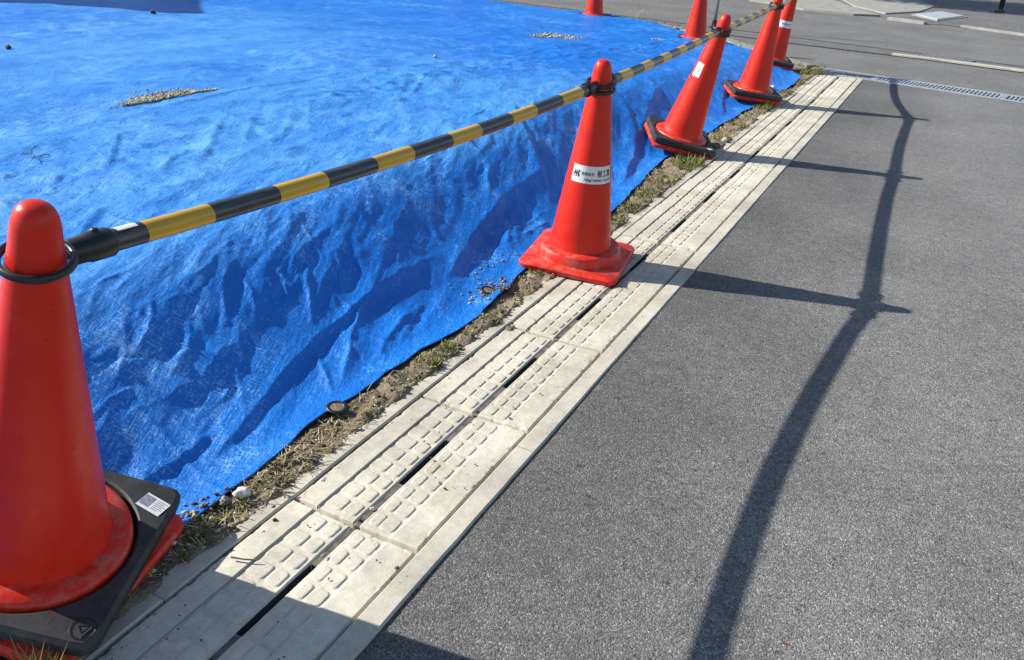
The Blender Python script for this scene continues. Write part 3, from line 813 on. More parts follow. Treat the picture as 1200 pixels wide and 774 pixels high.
# the corners beyond the ring hole: the top is a raised plate; emblem and label sit there
def emblem(parent, x, y, rot):
    t = bpy.data.objects.new('emblem', lathe('emblem', [(.021, .0), (.020, .0012), (.017, .0012), (.016, .0004)], 32)); t.data.materials.append(M['black'])
    COL.objects.link(t); t.parent = parent; t.location = (x, y, .0305); t.rotation_euler = (0, 0, rot)
    V = []; F = []
    tri = [(0, .015), (-.013, -.0085), (.013, -.0085)]
    for s0, s1 in ((1.0, .68), (.42, .0)):
        o_ = [(a*s0, b*s0) for a, b in tri]; i_ = [(a*s1, b*s1) for a, b in tri]; k0 = len(V)
        V += [(a, b, .0005) for a, b in o_]+[(a, b, .0024) for a, b in o_]+[(a, b, .0024) for a, b in i_]+[(a, b, .0005) for a, b in i_]
        for ring in range(3):
            for i in range(3):
                j = (i+1) % 3; F.append([k0+ring*3+i, k0+ring*3+j, k0+ring*3+3+j, k0+ring*3+3+i])
    r_ = mesh_py('triangle', V, F); q = link('triangle', r_, M['rubber'], t)
def flat_rect(name, w, h, z=0):
    return mesh_py(name, [(-w/2, -h/2, z), (w/2, -h/2, z), (w/2, h/2, z), (-w/2, h/2, z)], [[0, 1, 2, 3]])
GWT = 'black rubber cone weights'
def weight(m0, rot, label, deco=None, z=.0255):
    t = bpy.data.objects.new('cone_weight', ME_W); COL.objects.link(t)
    t.matrix_world = m0 @ Matrix.Rotation(rot, 4, 'Z') @ Matrix.Translation((0, 0, z))
    tag(t, label, 'cone weight', GWT); return t

SC1 = 1.02
C1 = ((-1.1985, .590, .0525), .290, .023)
C2 = ((-1.006, 2.538, .012), .046, -.029)
C3 = ((-1.209, 4.371, .037), .235, 0)
C4 = ((-1.196, 6.084, .043), .101, .001)
C5 = ((-1.428, 7.874, .04), .145, 0)
K2 = ((-2.354, 8.575, .05), .015, 0)
K1 = ((-3.966, 9.76, .048), .002, 0)
K0 = ((-6.02, 10.02, .05), -.02, 0)
c1, f1 = cone(*C1, R(15), 'large red cone leaning at the near left in a black weight with paper tag', SC1)
c2, f2 = cone(*C2, R(8.5), 'upright red cone with a white company name sticker and no black weight')
c3, f3 = cone(*C3, R(29), 'red cone leaning right in the middle of the row with a small blank white sticker')
c4, f4 = cone(*C4, R(26), 'plain red cone leaning just before the blue-lettered cone')
c5, f5 = cone(*C5, R(20), 'red cone with a white band of small blue letters, partly hidden behind another cone')
k2, g2 = cone(*K2, R(10), 'red cone at the far edge of the tarpaulin beside the thin grey pole')
k1, g1 = cone(*K1, R(5), 'small distant red cone cut by the photo top, middle of the far tarp edge')
k0, g0 = cone(*K0, R(8), 'farthest red cone, only its black base showing at the top edge of the photo')
w1 = weight(f1, R(25), 'black rubber weight with white printed tag and triangle emblem on the near left cone')
w3 = weight(f3, R(27), 'black rubber weight tilted around the middle leaning cone with the small blank sticker')
w4 = weight(f4, R(26), 'black rubber weight around the leaning cone in front of the blue-lettered cone')
w5 = weight(f5, R(20), 'black rubber weight around the blue-lettered cone, shading the end of the drain covers')
wk2 = weight(g2, R(14), 'black rubber weight around the cone beside the thin grey pole')
wk1 = weight(g1, R(3), 'black rubber weight of the small distant cone in the middle of the far tarp edge')
wk0 = weight(g0, R(8), 'black rubber weight at the top edge of the photo, only its low dark side showing')
for k in range(3):
    a = k*2.1+.4
    o = bpy.data.objects.new('vent_hole', ME_HOLE); COL.objects.link(o); o.parent = c1; o.location = (.007*math.cos(a), .007*math.sin(a), .6985)
# tag and emblem on the near weight
lab = link('tag', flat_rect('tag', .050, .034), M['white'], w1); lab.location = (.1405, .121, .0322); lab.rotation_euler = (0, 0, R(-18))
q = link('picture', flat_rect('picture', .020, .024), M['greyprint'], lab); q.location = (-.014, .001, .0005)
V = []; F = []
for i in range(6):
    y_ = .011-i*.0042; wd = (.020, .016, .022, .018, .021, .013)[i]; k_ = len(V)
    V += [(.001, y_, 0), (.001+wd, y_, 0), (.001+wd, y_+.0014, 0), (.001, y_+.0014, 0)]; F += [[k_, k_+1, k_+2, k_+3]]
q = link('print', mesh_py('print', V, F), M['greyprint'], lab); q.location = (0, 0, .0005)
emblem(w1, .149, -.146, R(70))
# small pale tag on the weight of the middle cone
lab3 = link('tag', flat_rect('tag', .040, .024), M['white'], w3); lab3.location = (.142, -.142, .0322); lab3.rotation_euler = (0, 0, R(40))

# stickers wrapped round the cones
def wrap(pts2, z0, phi0, lift):
    out = []
    for x, y in pts2:
        z = z0+y; r = rad(z)+lift; a = phi0+x/rad(z0)
        out.append((r*math.cos(a), r*math.sin(a), z))
    return out
def sticker(parent, rot, name, w, h, z0, phi, m, lift=.0007, slant=0.0):
    nx, ny = 24, 4; pts = []
    for i in range(nx+1):
        for j in range(ny+1):
            pts.append(((i/nx-.5)*w, (j/ny-.5)*h+(i/nx-.5)*w*slant))
    me = mesh_np(name, np.array(wrap(pts, z0, phi-rot, lift)), grid_faces(nx+1, ny+1))
    return link(name, me, m, parent, True)
def text_mesh(txt, size, bold=0.0):
    cu = bpy.data.curves.new('txt', 'FONT'); cu.body = txt; cu.size = size; cu.align_x = 'LEFT'; cu.offset = bold; cu.resolution_u = 3
    ob = bpy.data.objects.new('txt', cu); COL.objects.link(ob)
    bpy.context.view_layer.update()
    dg = bpy.context.evaluated_depsgraph_get()
    me = bpy.data.meshes.new_from_object(ob.evaluated_get(dg))
    bpy.data.objects.remove(ob)
    bm = bmesh.new(); bm.from_mesh(me)
    bmesh.ops.triangulate(bm, faces=bm.faces[:])
    bmesh.ops.subdivide_edges(bm, edges=[e for e in bm.edges if e.calc_length() > size*.35], cuts=2)
    bm.to_mesh(me); bm.free(); return me
def wtext(parent, rot, txt, size, x, y, z0, phi, m, bold=0.0, lift=.0016, slant=0.0, width=None):
    me = text_mesh(txt, size, bold)
    co = np.empty(len(me.vertices)*3, np.float32)
    if len(co) == 0: return
    me.vertices.foreach_get('co', co); co = co.reshape(-1, 3)
    if width: co[:, 0] *= width/max(1e-6, co[:, 0].max())
    pts = [(x+a, y+b+(x+a)*slant) for a, b in co[:, :2]]
    me.vertices.foreach_set('co', np.array(wrap(pts, z0, phi-rot, lift), np.float32).ravel()); me.update()
    o = link('lettering', me, m, parent); return o
PH = -1.02; Z0 = .338
st = sticker(c2, R(8.5), 'sticker', .150, .058, Z0, PH, M['white'])
r2 = R(8.5)
wtext(st, r2, '楸工業', .026, .014, -.004, Z0, PH, M['ink'], .0002, width=.056)
wtext(st, r2, '有限会社', .0125, -.040, -.001, Z0, PH, M['ink'], .0002, width=.046)
wtext(st, r2, 'Hisagi Industry Co.,Ltd', .0125, -.028, -.0195, Z0, PH, M['ink'], .0002, width=.096)
def strokes(parent, rot, segs, x, y, s, wd, z0, phi, m):
    V2 = []; F = []
    for (a, b, c, d) in segs:
        n = 6; L_ = math.hypot(c-a, d-b); nx, ny = -(d-b)/L_*wd/2, (c-a)/L_*wd/2; k0 = len(V2)
        for i in range(n+1):
            t_ = i/n; px, py = a+(c-a)*t_, b+(d-b)*t_
            V2 += [(x+s*(px+nx), y+s*(py+ny)), (x+s*(px-nx), y+s*(py-ny))]
        for i in range(n): F.append([k0+2*i, k0+2*i+1, k0+2*i+3, k0+2*i+2])
    me = mesh_py('logo', wrap(V2, z0, phi-rot, .0016), F); return link('logo', me, m, parent)
strokes(st, r2, [(.22, 0, .22, 1), (.5, 0, .5, .95), (.8, 0, .8, 1), (0, .3, .2, .68), (.22, .7, .42, .4), (.52, .35, .72, .68), (.8, .62, 1.02, .95), (.8, .55, 1.02, .1)], -.070, -.011, .024, .1, Z0, PH, M['ink'])
# small blank sticker on the middle cone
st3 = sticker(c3, R(29), 'sticker', .045, .072, .412, -2.02, M['white'])
sticker(st3, R(29), 'mark', .014, .022, .408, -1.98, M['greenink'], .0014)
st5 = sticker(c5, R(20), 'sticker', .150, .056, .352, -1.05, M['white'])
wtext(st5, R(20), '楸', .022, -.045, -.007, .352, -1.05, M['blueink'], .0006)
wtext(st5, R(20), '有限会社', .015, -.020, -.004, .352, -1.05, M['blueink'], .0004, width=.038)
wtext(st5, R(20), '工業', .022, .022, -.007, .352, -1.05, M['blueink'], .0006, width=.034)

# ------------------------------------------------------------------ barrier bars
def on_axis(c, z):
    a = Vector((c[1], c[2], 1)).normalized(); return Vector(c[0])+a*z
GB = 'black and yellow bars linking the cones'
def bar(ca, cb, za, zb, label, off, pitch, sag=.012, note=False, ra=.0175, side=(0, 0, 0), bow=0):
    A = on_axis(ca, za)+Vector(side); B = on_axis(cb, zb); d = B-A; ln = d.length
    x = d.normalized(); y = Vector((0, 0, 1)).cross(x).normalized(); z = x.cross(y)
    m = Matrix((x, y, z)).transposed().to_4x4(); m.translation = A
    t = empty('barrier_bar', m, label, 'barrier bar', GB); mi = m.inverted()
    s0, s1 = .052, ln-.052; n = 48; pts = []
    for i in range(n+1):
        u = i/n; pts.append((s0+(s1-s0)*u, bow*(4*u*(1-u))**.8, -sag*4*u*(1-u)))
    me = tube('pole', pts, ra, 20)
    at = me.attributes.new('band', 'FLOAT', 'POINT')
    at.data.foreach_set('value', [(v.co.x-off)/pitch+50 for v in me.vertices])
    link('pole', me, M['stripe'], t, True); autosmooth(me, R(50))
    for e_, (sa, sb, cone_, zz) in enumerate(((.046, .118, ca, za), (ln-.046, ln-.112, cb, zb))):
        sg = 1 if e_ == 0 else -1
        zs = -sag*4*(.06*.94)
        yb = lambda q: bow*(4*q*(1-q))**.8 if 0 < q < 1 else 0
        uu = [max(0, (abs(v_-(0 if e_ == 0 else ln))-.052)/(ln-.104)) for v_ in (sa, sa+sg*.004, sa+sg*.03, sa+sg*.034, sb-sg*.004, sb)]
        xx = (sa, sa+sg*.004, sa+sg*.03, sa+sg*.034, sb-sg*.004, sb)
        p_ = [(a_, yb(q_), -sag*4*q_*(1-q_)) for a_, q_ in zip(xx, uu)]
        zs = p_[3][2]
        sl = tube('end_sleeve', p_, [ra*.95, ra*1.14, ra*1.17, ra*1.30, ra*1.30, ra*1.2], 20)
        so = link('end_sleeve', sl, M['black'], t, True); autosmooth(sl, R(40))
        kb = link('knob', lathe('knob', [(.006, 0), (.006, .004), (.004, .006)], 14), M['black'], so); kb.location = (sa+sg*.05, p_[4][1], ra*1.25+p_[4][2])
        # hook ring, a tilted hoop that hangs on the cone
        a = Vector((cone_[1], cone_[2], 1)).normalized(); rr = rad(zz)+.011
        hoop = torus('hook_ring', rr, .0052, 48, 10, 1.25)
        u_ = x*sg; u_ = (u_-a*u_.dot(a)).normalized(); v_ = a.cross(u_)
        tilt = Matrix.Rotation(R(-6 if e_ == 0 else 7), 4, 'Y')
        hm = Matrix((u_, v_, a)).transposed().to_4x4(); hm.translation = on_axis(cone_, zz-.004+(.011 if e_ == 0 else -.009))
        ho = link('hook_ring', hoop, M['black'], t, True); ho.matrix_parent_inverse = Matrix.Identity(4); ho.matrix_basis = mi @ hm @ tilt
        # neck between hoop and sleeve
        p0 = mi @ (hm @ tilt @ Vector((rr, 0, 0))); p1 = Vector((sa+sg*.006, 0, zs*.6))
        link('hook_neck', tube('hook_neck', [p0, (p0+p1)/2+Vector((0, 0, .002)), p1], [.006, .0075, .010], 10), M['black'], t, True)
    if note:
        V = []; nn = 6
        for i in range(2):
            for j in range(nn+1):
                a = R(62+j*50/nn); q_ = (.128+i*.036-.052)/(ln-.104); V.append((.128+i*.036, bow*(4*q_*(1-q_))**.8-(ra+.0009)*math.cos(a), (ra+.0009)*math.sin(a)-sag*4*q_*(1-q_)))
        link('sticker', mesh_np('sticker', np.array(V), grid_faces(2, nn+1)), M['white'], t)
    return t
bar(C1, C2, .620, .620, 'nearest black and yellow bar, hooked from the near left cone to the stickered cone', .175, .288, .024, True, bow=.012, side=(-.030, .017, -.013))
bar(C2, C3, .620, .620, 'black and yellow bar from the stickered cone back to the middle leaning cone', .180, .262, .008)
bar(C3, C4, .620, .620, 'black and yellow bar between the middle leaning cone and the next leaning cone behind', .17, .262, .006)
bar(C4, C5, .615, .605, 'farthest black and yellow bar, hooked between the two hindmost cones of the row', .17, .262, .03)

# thin grey pole beyond the tarp
t = empty('thin_pole', Matrix.Translation((-2.70, 10.64, 0)), 'thin grey metal pole with a dark foot standing behind the far cone', 'pole')
link('post', tube('post', [(0, 0, .07), (.01, 0, 1.3)], .022, 16), M['pole'], t, True)
link('foot', lathe('foot', [(.055, -.02), (.055, .012), (.032, .02), (.028, .09), (.0, .092)], 24), M['black'], t)
t = empty('sign_post', Matrix.Translation((.61, 18.5, 0)), 'dark green post foot standing in the shade across the street', 'post')
link('post', tube('post', [(0, 0, .05), (.0, 0, 2.4)], .045, 16), M['green_paint'], t, True)
link('foot', lathe('foot', [(.09, -.02), (.09, .03), (.06, .05), (.0, .06)], 20), M['green_paint'], t)

# ------------------------------------------------------------------ beyond the frame: shading building, plus houses and tree added for the light
t = empty('house', Matrix.Translation((-9.24, 4.2, 0)) @ Matrix.Rotation(math.atan2(.77, .63), 4, 'Z'), 'low dark flat roofed building left of the tarpaulin, outside the picture', 'building')
V = []; F = []; box(V, F, -6, 0, .0, 7, -.1, 2.60); link('wall', mesh_py('wall', V, F), simple('dark_siding', (.07, .06, .055), .8, .15, 3), t)
V = []; F = []; box(V, F, -6.1, .02, -.02, 7.1, 2.603, 2.70); link('roof', mesh_py('roof', V, F), M['far_concrete'], t)
V = []; F = []; box(V, F, -3.4, -1.8, -.03, -.002, .9, 1.9); link('window', mesh_py('window', V, F), M['dark_steel'], t)
def blocker_house(loc, rot, w, d, h, label, wallm):  # unseen houses added to keep the bright horizon out of the tarp's reflection
    t = empty('house', Matrix.Translation(loc) @ Matrix.Rotation(rot, 4, 'Z'), label, 'house', 'houses round the lot outside the picture')
    V = []; F = []; box(V, F, -w/2, w/2, -d/2, d/2, -.2, h); link('wall', mesh_py('wall', V, F), wallm, t)
    V = [(-w/2-.4, -d/2-.4, h), (w/2+.4, -d/2-.4, h), (w/2+.4, d/2+.4, h), (-w/2-.4, d/2+.4, h), (-w/2-.4, 0, h+1.8), (w/2+.4, 0, h+1.8)]
    link('roof', mesh_py('roof', V, [[0, 1, 5, 4], [2, 3, 4, 5], [0, 4, 3], [1, 2, 5], [3, 2, 1, 0]]), M['dark_steel'], t)
    for i in (-1, 0, 1):
        V = []; F = []; box(V, F, i*w/3-.8, i*w/3+.8, -d/2-.05, -d/2+.02, 1.0, 2.2); link('window', mesh_py('window', V, F), M['dark_steel'], t)
M['brown_wall'] = simple('brown_siding', (.22, .17, .13), .8, .15, 3)
blocker_house((-27, 13, 0), R(62), 12, 8, 5.4, 'brown two storey house far left of the tarpaulin, outside the picture', M['brown_wall'])
blocker_house((-23, 27, 0), R(40), 11, 8, 5.6, 'grey two storey house beyond the street to the far left, outside the picture', M['wall'])
blocker_house((-12, 33, 0), R(12), 11, 8, 5.6, 'brown two storey house straight beyond the far cones, outside the picture', M['brown_wall'])
def shade_tree(loc, trunk_h, cen, ax, n, label):  # unseen, put in only to darken the far side of the street
    t = empty('tree', Matrix.Translation(loc), label, 'tree')
    link('trunk', tube('trunk', [(0, 0, -.1), (.03, .02, trunk_h*.5), (-.05, .04, trunk_h), (.05, 0, trunk_h+1.2)], [.2, .16, .13, .05], 14), M['bark'], t, True)
    for i in range(5):
        a = i*1.3; link('limb', tube('limb', [(0, 0, trunk_h*.85), (.6*math.cos(a), .6*math.sin(a), trunk_h+.7), (1.2*math.cos(a), 1.2*math.sin(a), trunk_h+1.2)], [.09, .06, .02], 8), M['bark'], t, True)
    u = rng.normal(size=(n, 3)); u /= np.linalg.norm(u, axis=1)[:, None]; r_ = rng.random(n)**(1/2.2)
    lump = 1+.25*pn(u[:, 0]*2+5, u[:, 1]*2+u[:, 2]*1.7, 90)
    P = u*(r_*lump)[:, None]*np.array(ax)+np.array(cen)
    A = rng.normal(size=(n, 3)); A /= np.linalg.norm(A, axis=1)[:, None]; B = np.cross(A, rng.normal(size=(n, 3))); B /= np.linalg.norm(B, axis=1)[:, None]
    s = (.07+.07*rng.random(n))[:, None]
    V = np.stack([P-A*s, P-B*s*.5, P+A*s, P+B*s*.5], 1).reshape(-1, 3); F = np.arange(4*n).reshape(n, 4)
    link('crown', mesh_np('crown', V, F), M['leaf'], t)
shade_tree((-4.9, 18.6, 0), 2.4, (0, 0, 4.2), (2.3, 1.9, 1.7), 9000, 'leafy street tree across the street, outside the top of the picture')

# ------------------------------------------------------------------ loose ground: gravel, straw, weeds, crumbs
ico = bmesh.new(); bmesh.ops.create_icosphere(ico, subdivisions=1, radius=1); IV = np.array([v.co[:] for v in ico.verts]); IF = np.array([[v.index for v in f.verts] for f in ico.faces]); ico.free()
def pebbles(name, P, S, m, flat=.65):
    n = len(P); Vs = np.repeat(IV[None], n, 0)*(1+.28*rng.normal(size=(n, len(IV), 1)))
    Vs = Vs*np.array([1, 1, flat])*(.7+.6*rng.random((n, 1, 3)))
    a = rng.random(n)*6.283; c, s = np.cos(a)[:, None], np.sin(a)[:, None]
    x = Vs[..., 0]*c-Vs[..., 1]*s; y = Vs[..., 0]*s+Vs[..., 1]*c
    Vs = np.stack([x, y, Vs[..., 2]], -1)*np.asarray(S)[:, None, None]+np.asarray(P)[:, None, :]
    F = (IF[None]+(np.arange(n)*len(IV))[:, None, None]).reshape(-1, 3)
    return link(name, mesh_np(name, Vs.reshape(-1, 3), F), m)
def strip_pts(n, power=1.0, jit=.0, ymax=8.0):
    y = .35+(ymax-.35)*rng.random(n)**1.4
    u = rng.random(n)**power
    x0 = xe(y)+.004; x1 = -.992-.012*rng.random(n)
    return x0+(x1-x0)*u, y
x, y = strip_pts(3800, .9)
dens = pn(x*6, y*4, 80); k = dens > -.28; x, y = x[k], y[k]
s = .0012+.0056*rng.random(len(x))**3.4
tag(pebbles('gravel', np.stack([x, y, soil_z(x, y)+s*.3], -1), s, M['gravel']), 'mixed brown gravel and crumbs of earth along the strip between tarp and kerb', 'gravel', kind='stuff')
def blades(name, x, y, z, ln, wd, lift, m, curl=.5):
    n = len(x); a = rng.random(n)*6.283; el = lift
    dx, dy = np.cos(a)*np.cos(el), np.sin(a)*np.cos(el); dz = np.sin(el)
    px, py = -np.sin(a), np.cos(a)
    V = np.zeros((n, 6, 3))
    for q, (t_, w_) in enumerate(((0, 1), (.55, .8), (1, .15))):
        cx = x+dx*ln*t_+px*ln*curl*.3*t_*t_*np.sin(a*7); cy = y+dy*ln*t_+py*ln*curl*.3*t_*t_*np.sin(a*7)
        cz = z+ln*(dz*t_-curl*.35*t_*t_*np.sin(np.clip(el, 0, 1.4)))
        V[:, 2*q] = np.stack([cx+px*wd*w_, cy+py*wd*w_, cz], -1); V[:, 2*q+1] = np.stack([cx-px*wd*w_, cy-py*wd*w_, cz+wd*.4], -1)
    b = (np.arange(n)*6)[:, None, None]; F = (np.array([[0, 1, 3, 2], [2, 3, 5, 4]])[None]+b).reshape(-1, 4)
    return link(name, mesh_np(name, V.reshape(-1, 3), F), m)
x, y = strip_pts(14000, .95)
dens = pn(x*5+9, y*2.2, 81)+.30*sstep((y-2.6)/1.5)+.10; k = dens > rng.random(len(x))*.75; x, y = x[k], y[k]
n = len(x)
tag(blades('dry_grass', x, y, soil_z(x, y)+.001, .010+.026*rng.random(n)**1.5, .0007+.0007*rng.random(n), rng.random(n)**2*.9, M['dry']), 'thin dry straw and dead grass along the strip between tarp and kerb', 'dry grass', kind='stuff')
# green weeds in tufts
tx, ty, tz_, tl, tw, te = [], [], [], [], [], []
def tuft(cx, cy, n, r, ln, z=None):
    for i in range(n):
        a = random.random()*6.283; q = r*random.random()**.6
        X_, Y_ = cx+q*math.cos(a), cy+q*math.sin(a)
        tx.append(X_); ty.append(Y_); tz_.append(sz(X_, Y_) if z is None else z); tl.append(ln*(.4+.8*random.random())); tw.append(.0011+.0010*random.random()); te.append(.35+1.0*random.random())
random.seed(21)
for (cx, cy, n, r, ln) in ((-1.065, .855, 120, .030, .014), (-1.045, .915, 70, .018, .012), (-1.055, .80, 60, .025, .012), (-1.030, 1.62, 150, .055, .020), (-1.035, 1.70, 60, .03, .028), (-1.025, 1.48, 90, .05, .014),
        (-1.045, 1.95, 60, .04, .016), (-1.04, 2.16, 90, .06, .016), (-1.045, 3.02, 170, .06, .022), (-1.06, 3.22, 190, .06, .026), (-1.05, 3.45, 200, .07, .026), (-1.07, 3.70, 200, .08, .026),
        (-1.06, 4.05, 220, .07, .040), (-1.08, 4.18, 260, .08, .045), (-1.02, 4.12, 120, .04, .05), (-1.06, 4.75, 140, .06, .03), (-1.05, 5.2, 140, .06, .03), (-1.04, 5.85, 200, .06, .05), (-1.03, 5.95, 200, .06, .05), (-1.05, 6.6, 120, .06, .035), (-1.03, 7.2, 160, .07, .04), (-1.08, 7.75, 300, .08, .06), (-1.0, 7.85, 200, .06, .06), (-1.15, 7.95, 200, .06, .06)):
    tuft(cx, cy, n, r, ln)
for _i in range(60):
    yy_ = .75+5.5*random.random()**1.2; tuft(random.uniform(float(xe(yy_))+.01, -1.005), yy_, random.randint(14, 50), random.uniform(.008, .022), random.uniform(.007, .016))
for (cx, cy, n, r, ln) in ((-.992, .452, 60, .014, .075), (-1.012, .435, 50, .014, .08), (-.972, .468, 25, .01, .06)):
    tuft(cx, cy, n, r, ln, .0)
for i in range(26):      # weeds along the far kerb
    u = i/25.; q = 2+u*7.9; k_ = int(q); fx = q-k_
    px = kp[k_][0]*(1-fx)+kp[min(k_+1, 10)][0]*fx; py = kp[k_][1]*(1-fx)+kp[min(k_+1, 10)][1]*fx
    tuft(px, py-.12, 60, .13, .09 if px < -3 else .06, .0)
tag(blades('weeds', np.array(tx), np.array(ty), np.array(tz_), np.array(tl), np.array(tw), np.array(te), M['green']), 'low yellow green weeds and moss tufts in the strip beside the kerb', 'weeds', kind='stuff')
# soil spilled on the tarp hem
x = np.concatenate([rng.normal(-1.135, .022, 260), rng.normal(-1.10, .02, 160), rng.normal(-1.2, .05, 60)]); y = np.concatenate([rng.normal(2.13, .055, 260), rng.normal(.83, .04, 160), rng.normal(2.2, .14, 60)])
s = .0012+.005*rng.random(len(x))**3
tag(pebbles('spilled_soil', np.stack([x, y, tarp_z(x, y)+s*.4], -1), s, M['gravel']), 'brown soil crumbs spilled over the tarp hem', 'soil', kind='stuff')
# gravel heaps lying in folds of the tarp
def heap(P, n, spread, smax, label, pile=.005):
    P = np.array(P); t_ = rng.random(n); seg = np.interp(t_, np.linspace(0, 1, len(P)), P[:, 0]), np.interp(t_, np.linspace(0, 1, len(P)), P[:, 1])
    off = np.abs(rng.normal(size=n))*spread*np.sin(np.clip(t_, .04, .96)*3.14)**.7
    x = seg[0]-off; y = seg[1]+rng.normal(size=n)*spread*.6
    s = .002+smax*rng.random(n)**2
    z = tarp_z(x, y)+pile*rng.random(n)*np.exp(-(off/spread)**2)+s*.4
    tag(pebbles('gravel_heap', np.stack([x, y, z], -1), s, M['pale_gravel']), label, 'gravel', kind='stuff')
heap([(-3.085, 2.38), (-3.075, 2.56), (-3.055, 2.82)], 1500, .055, .0042, 'pale gravel gathered in a long fold of the blue tarpaulin at the upper left')
heap([(-3.30, 6.85), (-3.15, 7.15), (-3.0, 7.1)], 420, .13, .010, 'small heap of pale gravel on the far part of the tarpaulin')
heap([(-2.60, 8.05), (-2.5, 8.12)], 70, .05, .009, 'few grains of pale gravel near the far pole side cone')
# crumbs and leaf bits on covers and road
x = rng.uniform(-1.0, -.62, 210); y = .45+7.3*rng.random(210)**1.5; s = .0011+.0028*rng.random(210)**3
tag(pebbles('crumbs', np.stack([x, y, .0015+0*x], -1), s, M['crumb']), 'tiny dark crumbs scattered over the concrete drain covers', 'crumbs', kind='stuff')
x = np.concatenate([rng.uniform(-.6, 1.6, 70), -.9768+rng.normal(size=260)*.0015, -.667+rng.normal(size=120)*.003]); y = np.concatenate([.4+6*rng.random(70), .4+7*rng.random(260)**1.3, .4+7*rng.random(120)**1.3]); s = .0012+.0022*rng.random(len(x))**2
z = np.concatenate([np.full(70, -.002), np.full(260, -.010), np.full(120, -.007)])
tag(pebbles('grit', np.stack([x, y, z], -1), s, M['gravel']), 'grit on the road and in the joints beside the drain covers', 'grit', kind='stuff')
# single stones, twigs
def stone(name, loc, s, col, label, cat='stone', seed=0, flat=.7):
    bm = bmesh.new(); bmesh.ops.create_icosphere(bm, subdivisions=3, radius=1)
    co = np.array([v.co[:] for v in bm.verts]); f = 1+.32*fbm(co[:, 0]*1.1+seed, co[:, 1]*1.1+co[:, 2]*1.3, 95, 3)
    for v, k_ in zip(bm.verts, f): v.co = v.co*float(k_)
    for v in bm.verts: v.co = Vector((v.co.x*s, v.co.y*s*.8, v.co.z*s*flat))
    me = bpy.data.meshes.new(name); bm.to_mesh(me); bm.free()
    o = link(name, me, simple(name+'_mat', col, .9, .3, 120, .5, .003), None, True); o.location = loc; o.rotation_euler = (0, 0, seed); tag(o, label, cat); return o
stone('stone', (-1.062, .935, .014), .017, (.62, .60, .55), 'pale round stone beside the tarp edge just beyond the near cone', seed=1)
stone('stone', (-1.078, .900, .010), .012, (.26, .23, .17), 'brown clod just left of the pale round stone at the tarp edge', seed=2.2)
stone('stone', (-1.012, 2.0, .006), .008, (.10, .09, .08), 'dark stone chip on the left kerb near the stickered cone', seed=3.1)
stone('stone', (-.817, 1.05, -.004), .006, (.45, .42, .36), 'little pale pebble in the slot of the near drain covers', seed=.4)
stone('stone', (-1.03, 4.72, .012), .022, (.42, .40, .36), 'grey stone in the straw beside the middle leaning cone', seed=5.1)
stone('stone', (-1.16, 6.66, tz(-1.16, 6.66)+.01), .03, (.45, .43, .38), 'pale stone on the tarp edge between the last two leaning cones', seed=2.7)
stone('stone', (-2.961, 4.621, tz(-2.961, 4.621)+.008), .014, (.5, .47, .42), 'lone pale pebble in the middle of the tarpaulin', seed=4.4)
stone('clod', (-5.636, 4.69, tz(-5.636, 4.69)+.01), .022, (.03, .03, .03), 'small black lump at the shadow edge on the tarpaulin', 'clod', 1.4)
stone('clod', (-4.68, 2.882, tz(-4.68, 2.882)+.008), .018, (.05, .04, .03), 'small dark lump at the left edge of the tarpaulin', 'clod', 2.4)
def twig(name, segs, m, label, loc):
    t = empty(name, Matrix.Translation(loc), label, 'twig')
    for s in segs: link('stem', tube('stem', s, [.0019, .0016, .0013, .0008][:len(s)], 7), m, t)
twm = simple('twig_mat', (.11, .085, .055), .9, .3)
bx, by = -2.673, 1.663; bz = tz(bx, by)
twig('twig', [[(-.07, -.015, .010), (-.03, .0, .016), (.0, -.01, .012), (.045, .018, .012)], [(-.03, 0, .014), (-.045, .012, .026), (-.05, .035, .034)], [(0, -.01, .012), (.02, -.03, .016), (.03, -.045, .010)], [(.01, .0, .014), (.02, .02, .018), (.025, .03, .012)]], twm, 'little dark dry twig lying on the tarpaulin at the left edge', (bx, by, bz))
twig('twig', [[(-.018, 0, .003), (0, .002, .004), (.018, .012, .003)], [(0, 0, .004), (.006, -.006, .005), (.012, -.012, .003)]], simple('twig_pale', (.12, .10, .06), .9, .3), 'small dry twig across the left kerb joint near the pale stone', (-.995, .985, .003))
twig('twig', [[(-.026, -.008, .002), (0, .0, .003), (.022, .012, .002)]], simple('twig_green', (.10, .11, .05), .9, .3), 'thin greenish stem lying across the near drain cover at the shadow edge', (-.925, .80, .004))
twig('twig', [[(-.009, 0, .002), (0, .002, .003), (.010, .0, .002)]], simple('twig_rust', (.22, .10, .05), .9, .3), 'short rust brown scrap on the asphalt at the bottom of the bar shadow', (.01, 1.13, -.004))
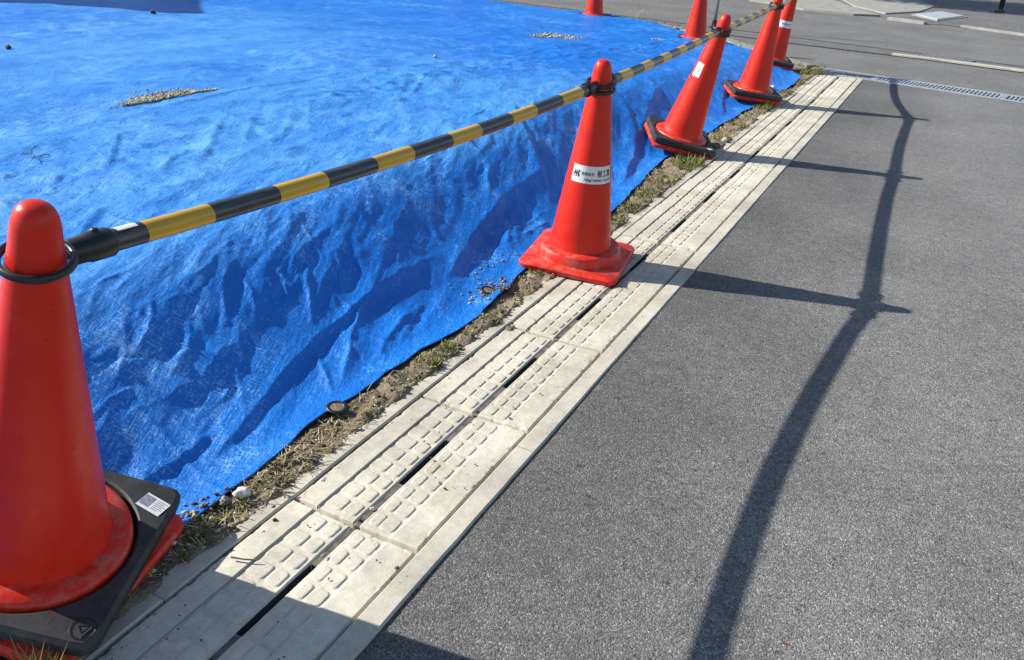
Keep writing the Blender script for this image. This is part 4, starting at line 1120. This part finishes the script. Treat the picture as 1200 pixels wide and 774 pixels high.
twig('dry_stalk', [[(0, 0, 0), (.03, .0, .10), (.10, .02, .16)], [(0, 0, 0), (-.02, .02, .1), (-.05, .02, .2)]], simple('straw_mat', (.62, .58, .45), .8, .1), 'pale dry stalk bending up at the far tarp edge', (-3.64, 10.36, 0))

# ------------------------------------------------------------------ camera, light
cam = bpy.data.cameras.new('camera'); co = bpy.data.objects.new('camera', cam); COL.objects.link(co)
r_ = Vector((0.883, 0.467, 0.052)); dn = Vector((0.255, -0.383, -0.888)); fw = Vector((-0.395, 0.797, -0.457))
yaw, pit, rol = R(26.33104107), R(27.17577), R(3.35487029)
f0 = Vector((-math.sin(yaw), math.cos(yaw), 0)); r0 = Vector((math.cos(yaw), math.sin(yaw), 0)); u0 = Vector((0, 0, 1))
fv = f0*math.cos(pit)-u0*math.sin(pit); uv = u0*math.cos(pit)+f0*math.sin(pit)
rv = r0*math.cos(rol)+uv*math.sin(rol); u2 = -r0*math.sin(rol)+uv*math.cos(rol)
mw = Matrix((rv, u2, -fv)).transposed().to_4x4(); mw.translation = Vector((0, 0, 1.10)); co.matrix_world = mw
cam.sensor_width = 36; cam.sensor_fit = 'HORIZONTAL'; cam.lens = 940.86/1200*36; cam.clip_start = .02; cam.clip_end = 2000
scene.camera = co
trav = Vector((1.503, .374, -1)).normalized()
sun = bpy.data.lights.new('sun', 'SUN'); so = bpy.data.objects.new('sun', sun); COL.objects.link(so)
sun.energy = 5.0; sun.angle = R(.53); sun.color = (1.0, .955, .88)
so.rotation_euler = trav.to_track_quat('-Z', 'Y').to_euler()
w = bpy.data.worlds.new('World'); scene.world = w; w.use_nodes = True
nt = w.node_tree; bg = nt.nodes['Background']; sky = nt.nodes.new('ShaderNodeTexSky'); sky.sky_type = 'NISHITA'; sky.sun_disc = False
sky.sun_elevation = R(32.9); sky.sun_rotation = math.atan2(-1.503, -.374); sky.air_density = 1.0; sky.dust_density = .4
nt.links.new(sky.outputs[0], bg.inputs[0]); bg.inputs[1].default_value = .10
vs = scene.view_settings; vs.view_transform = 'Standard'; vs.look = 'None'; vs.exposure = .72; vs.gamma = 1.0; vs.use_curve_mapping = False
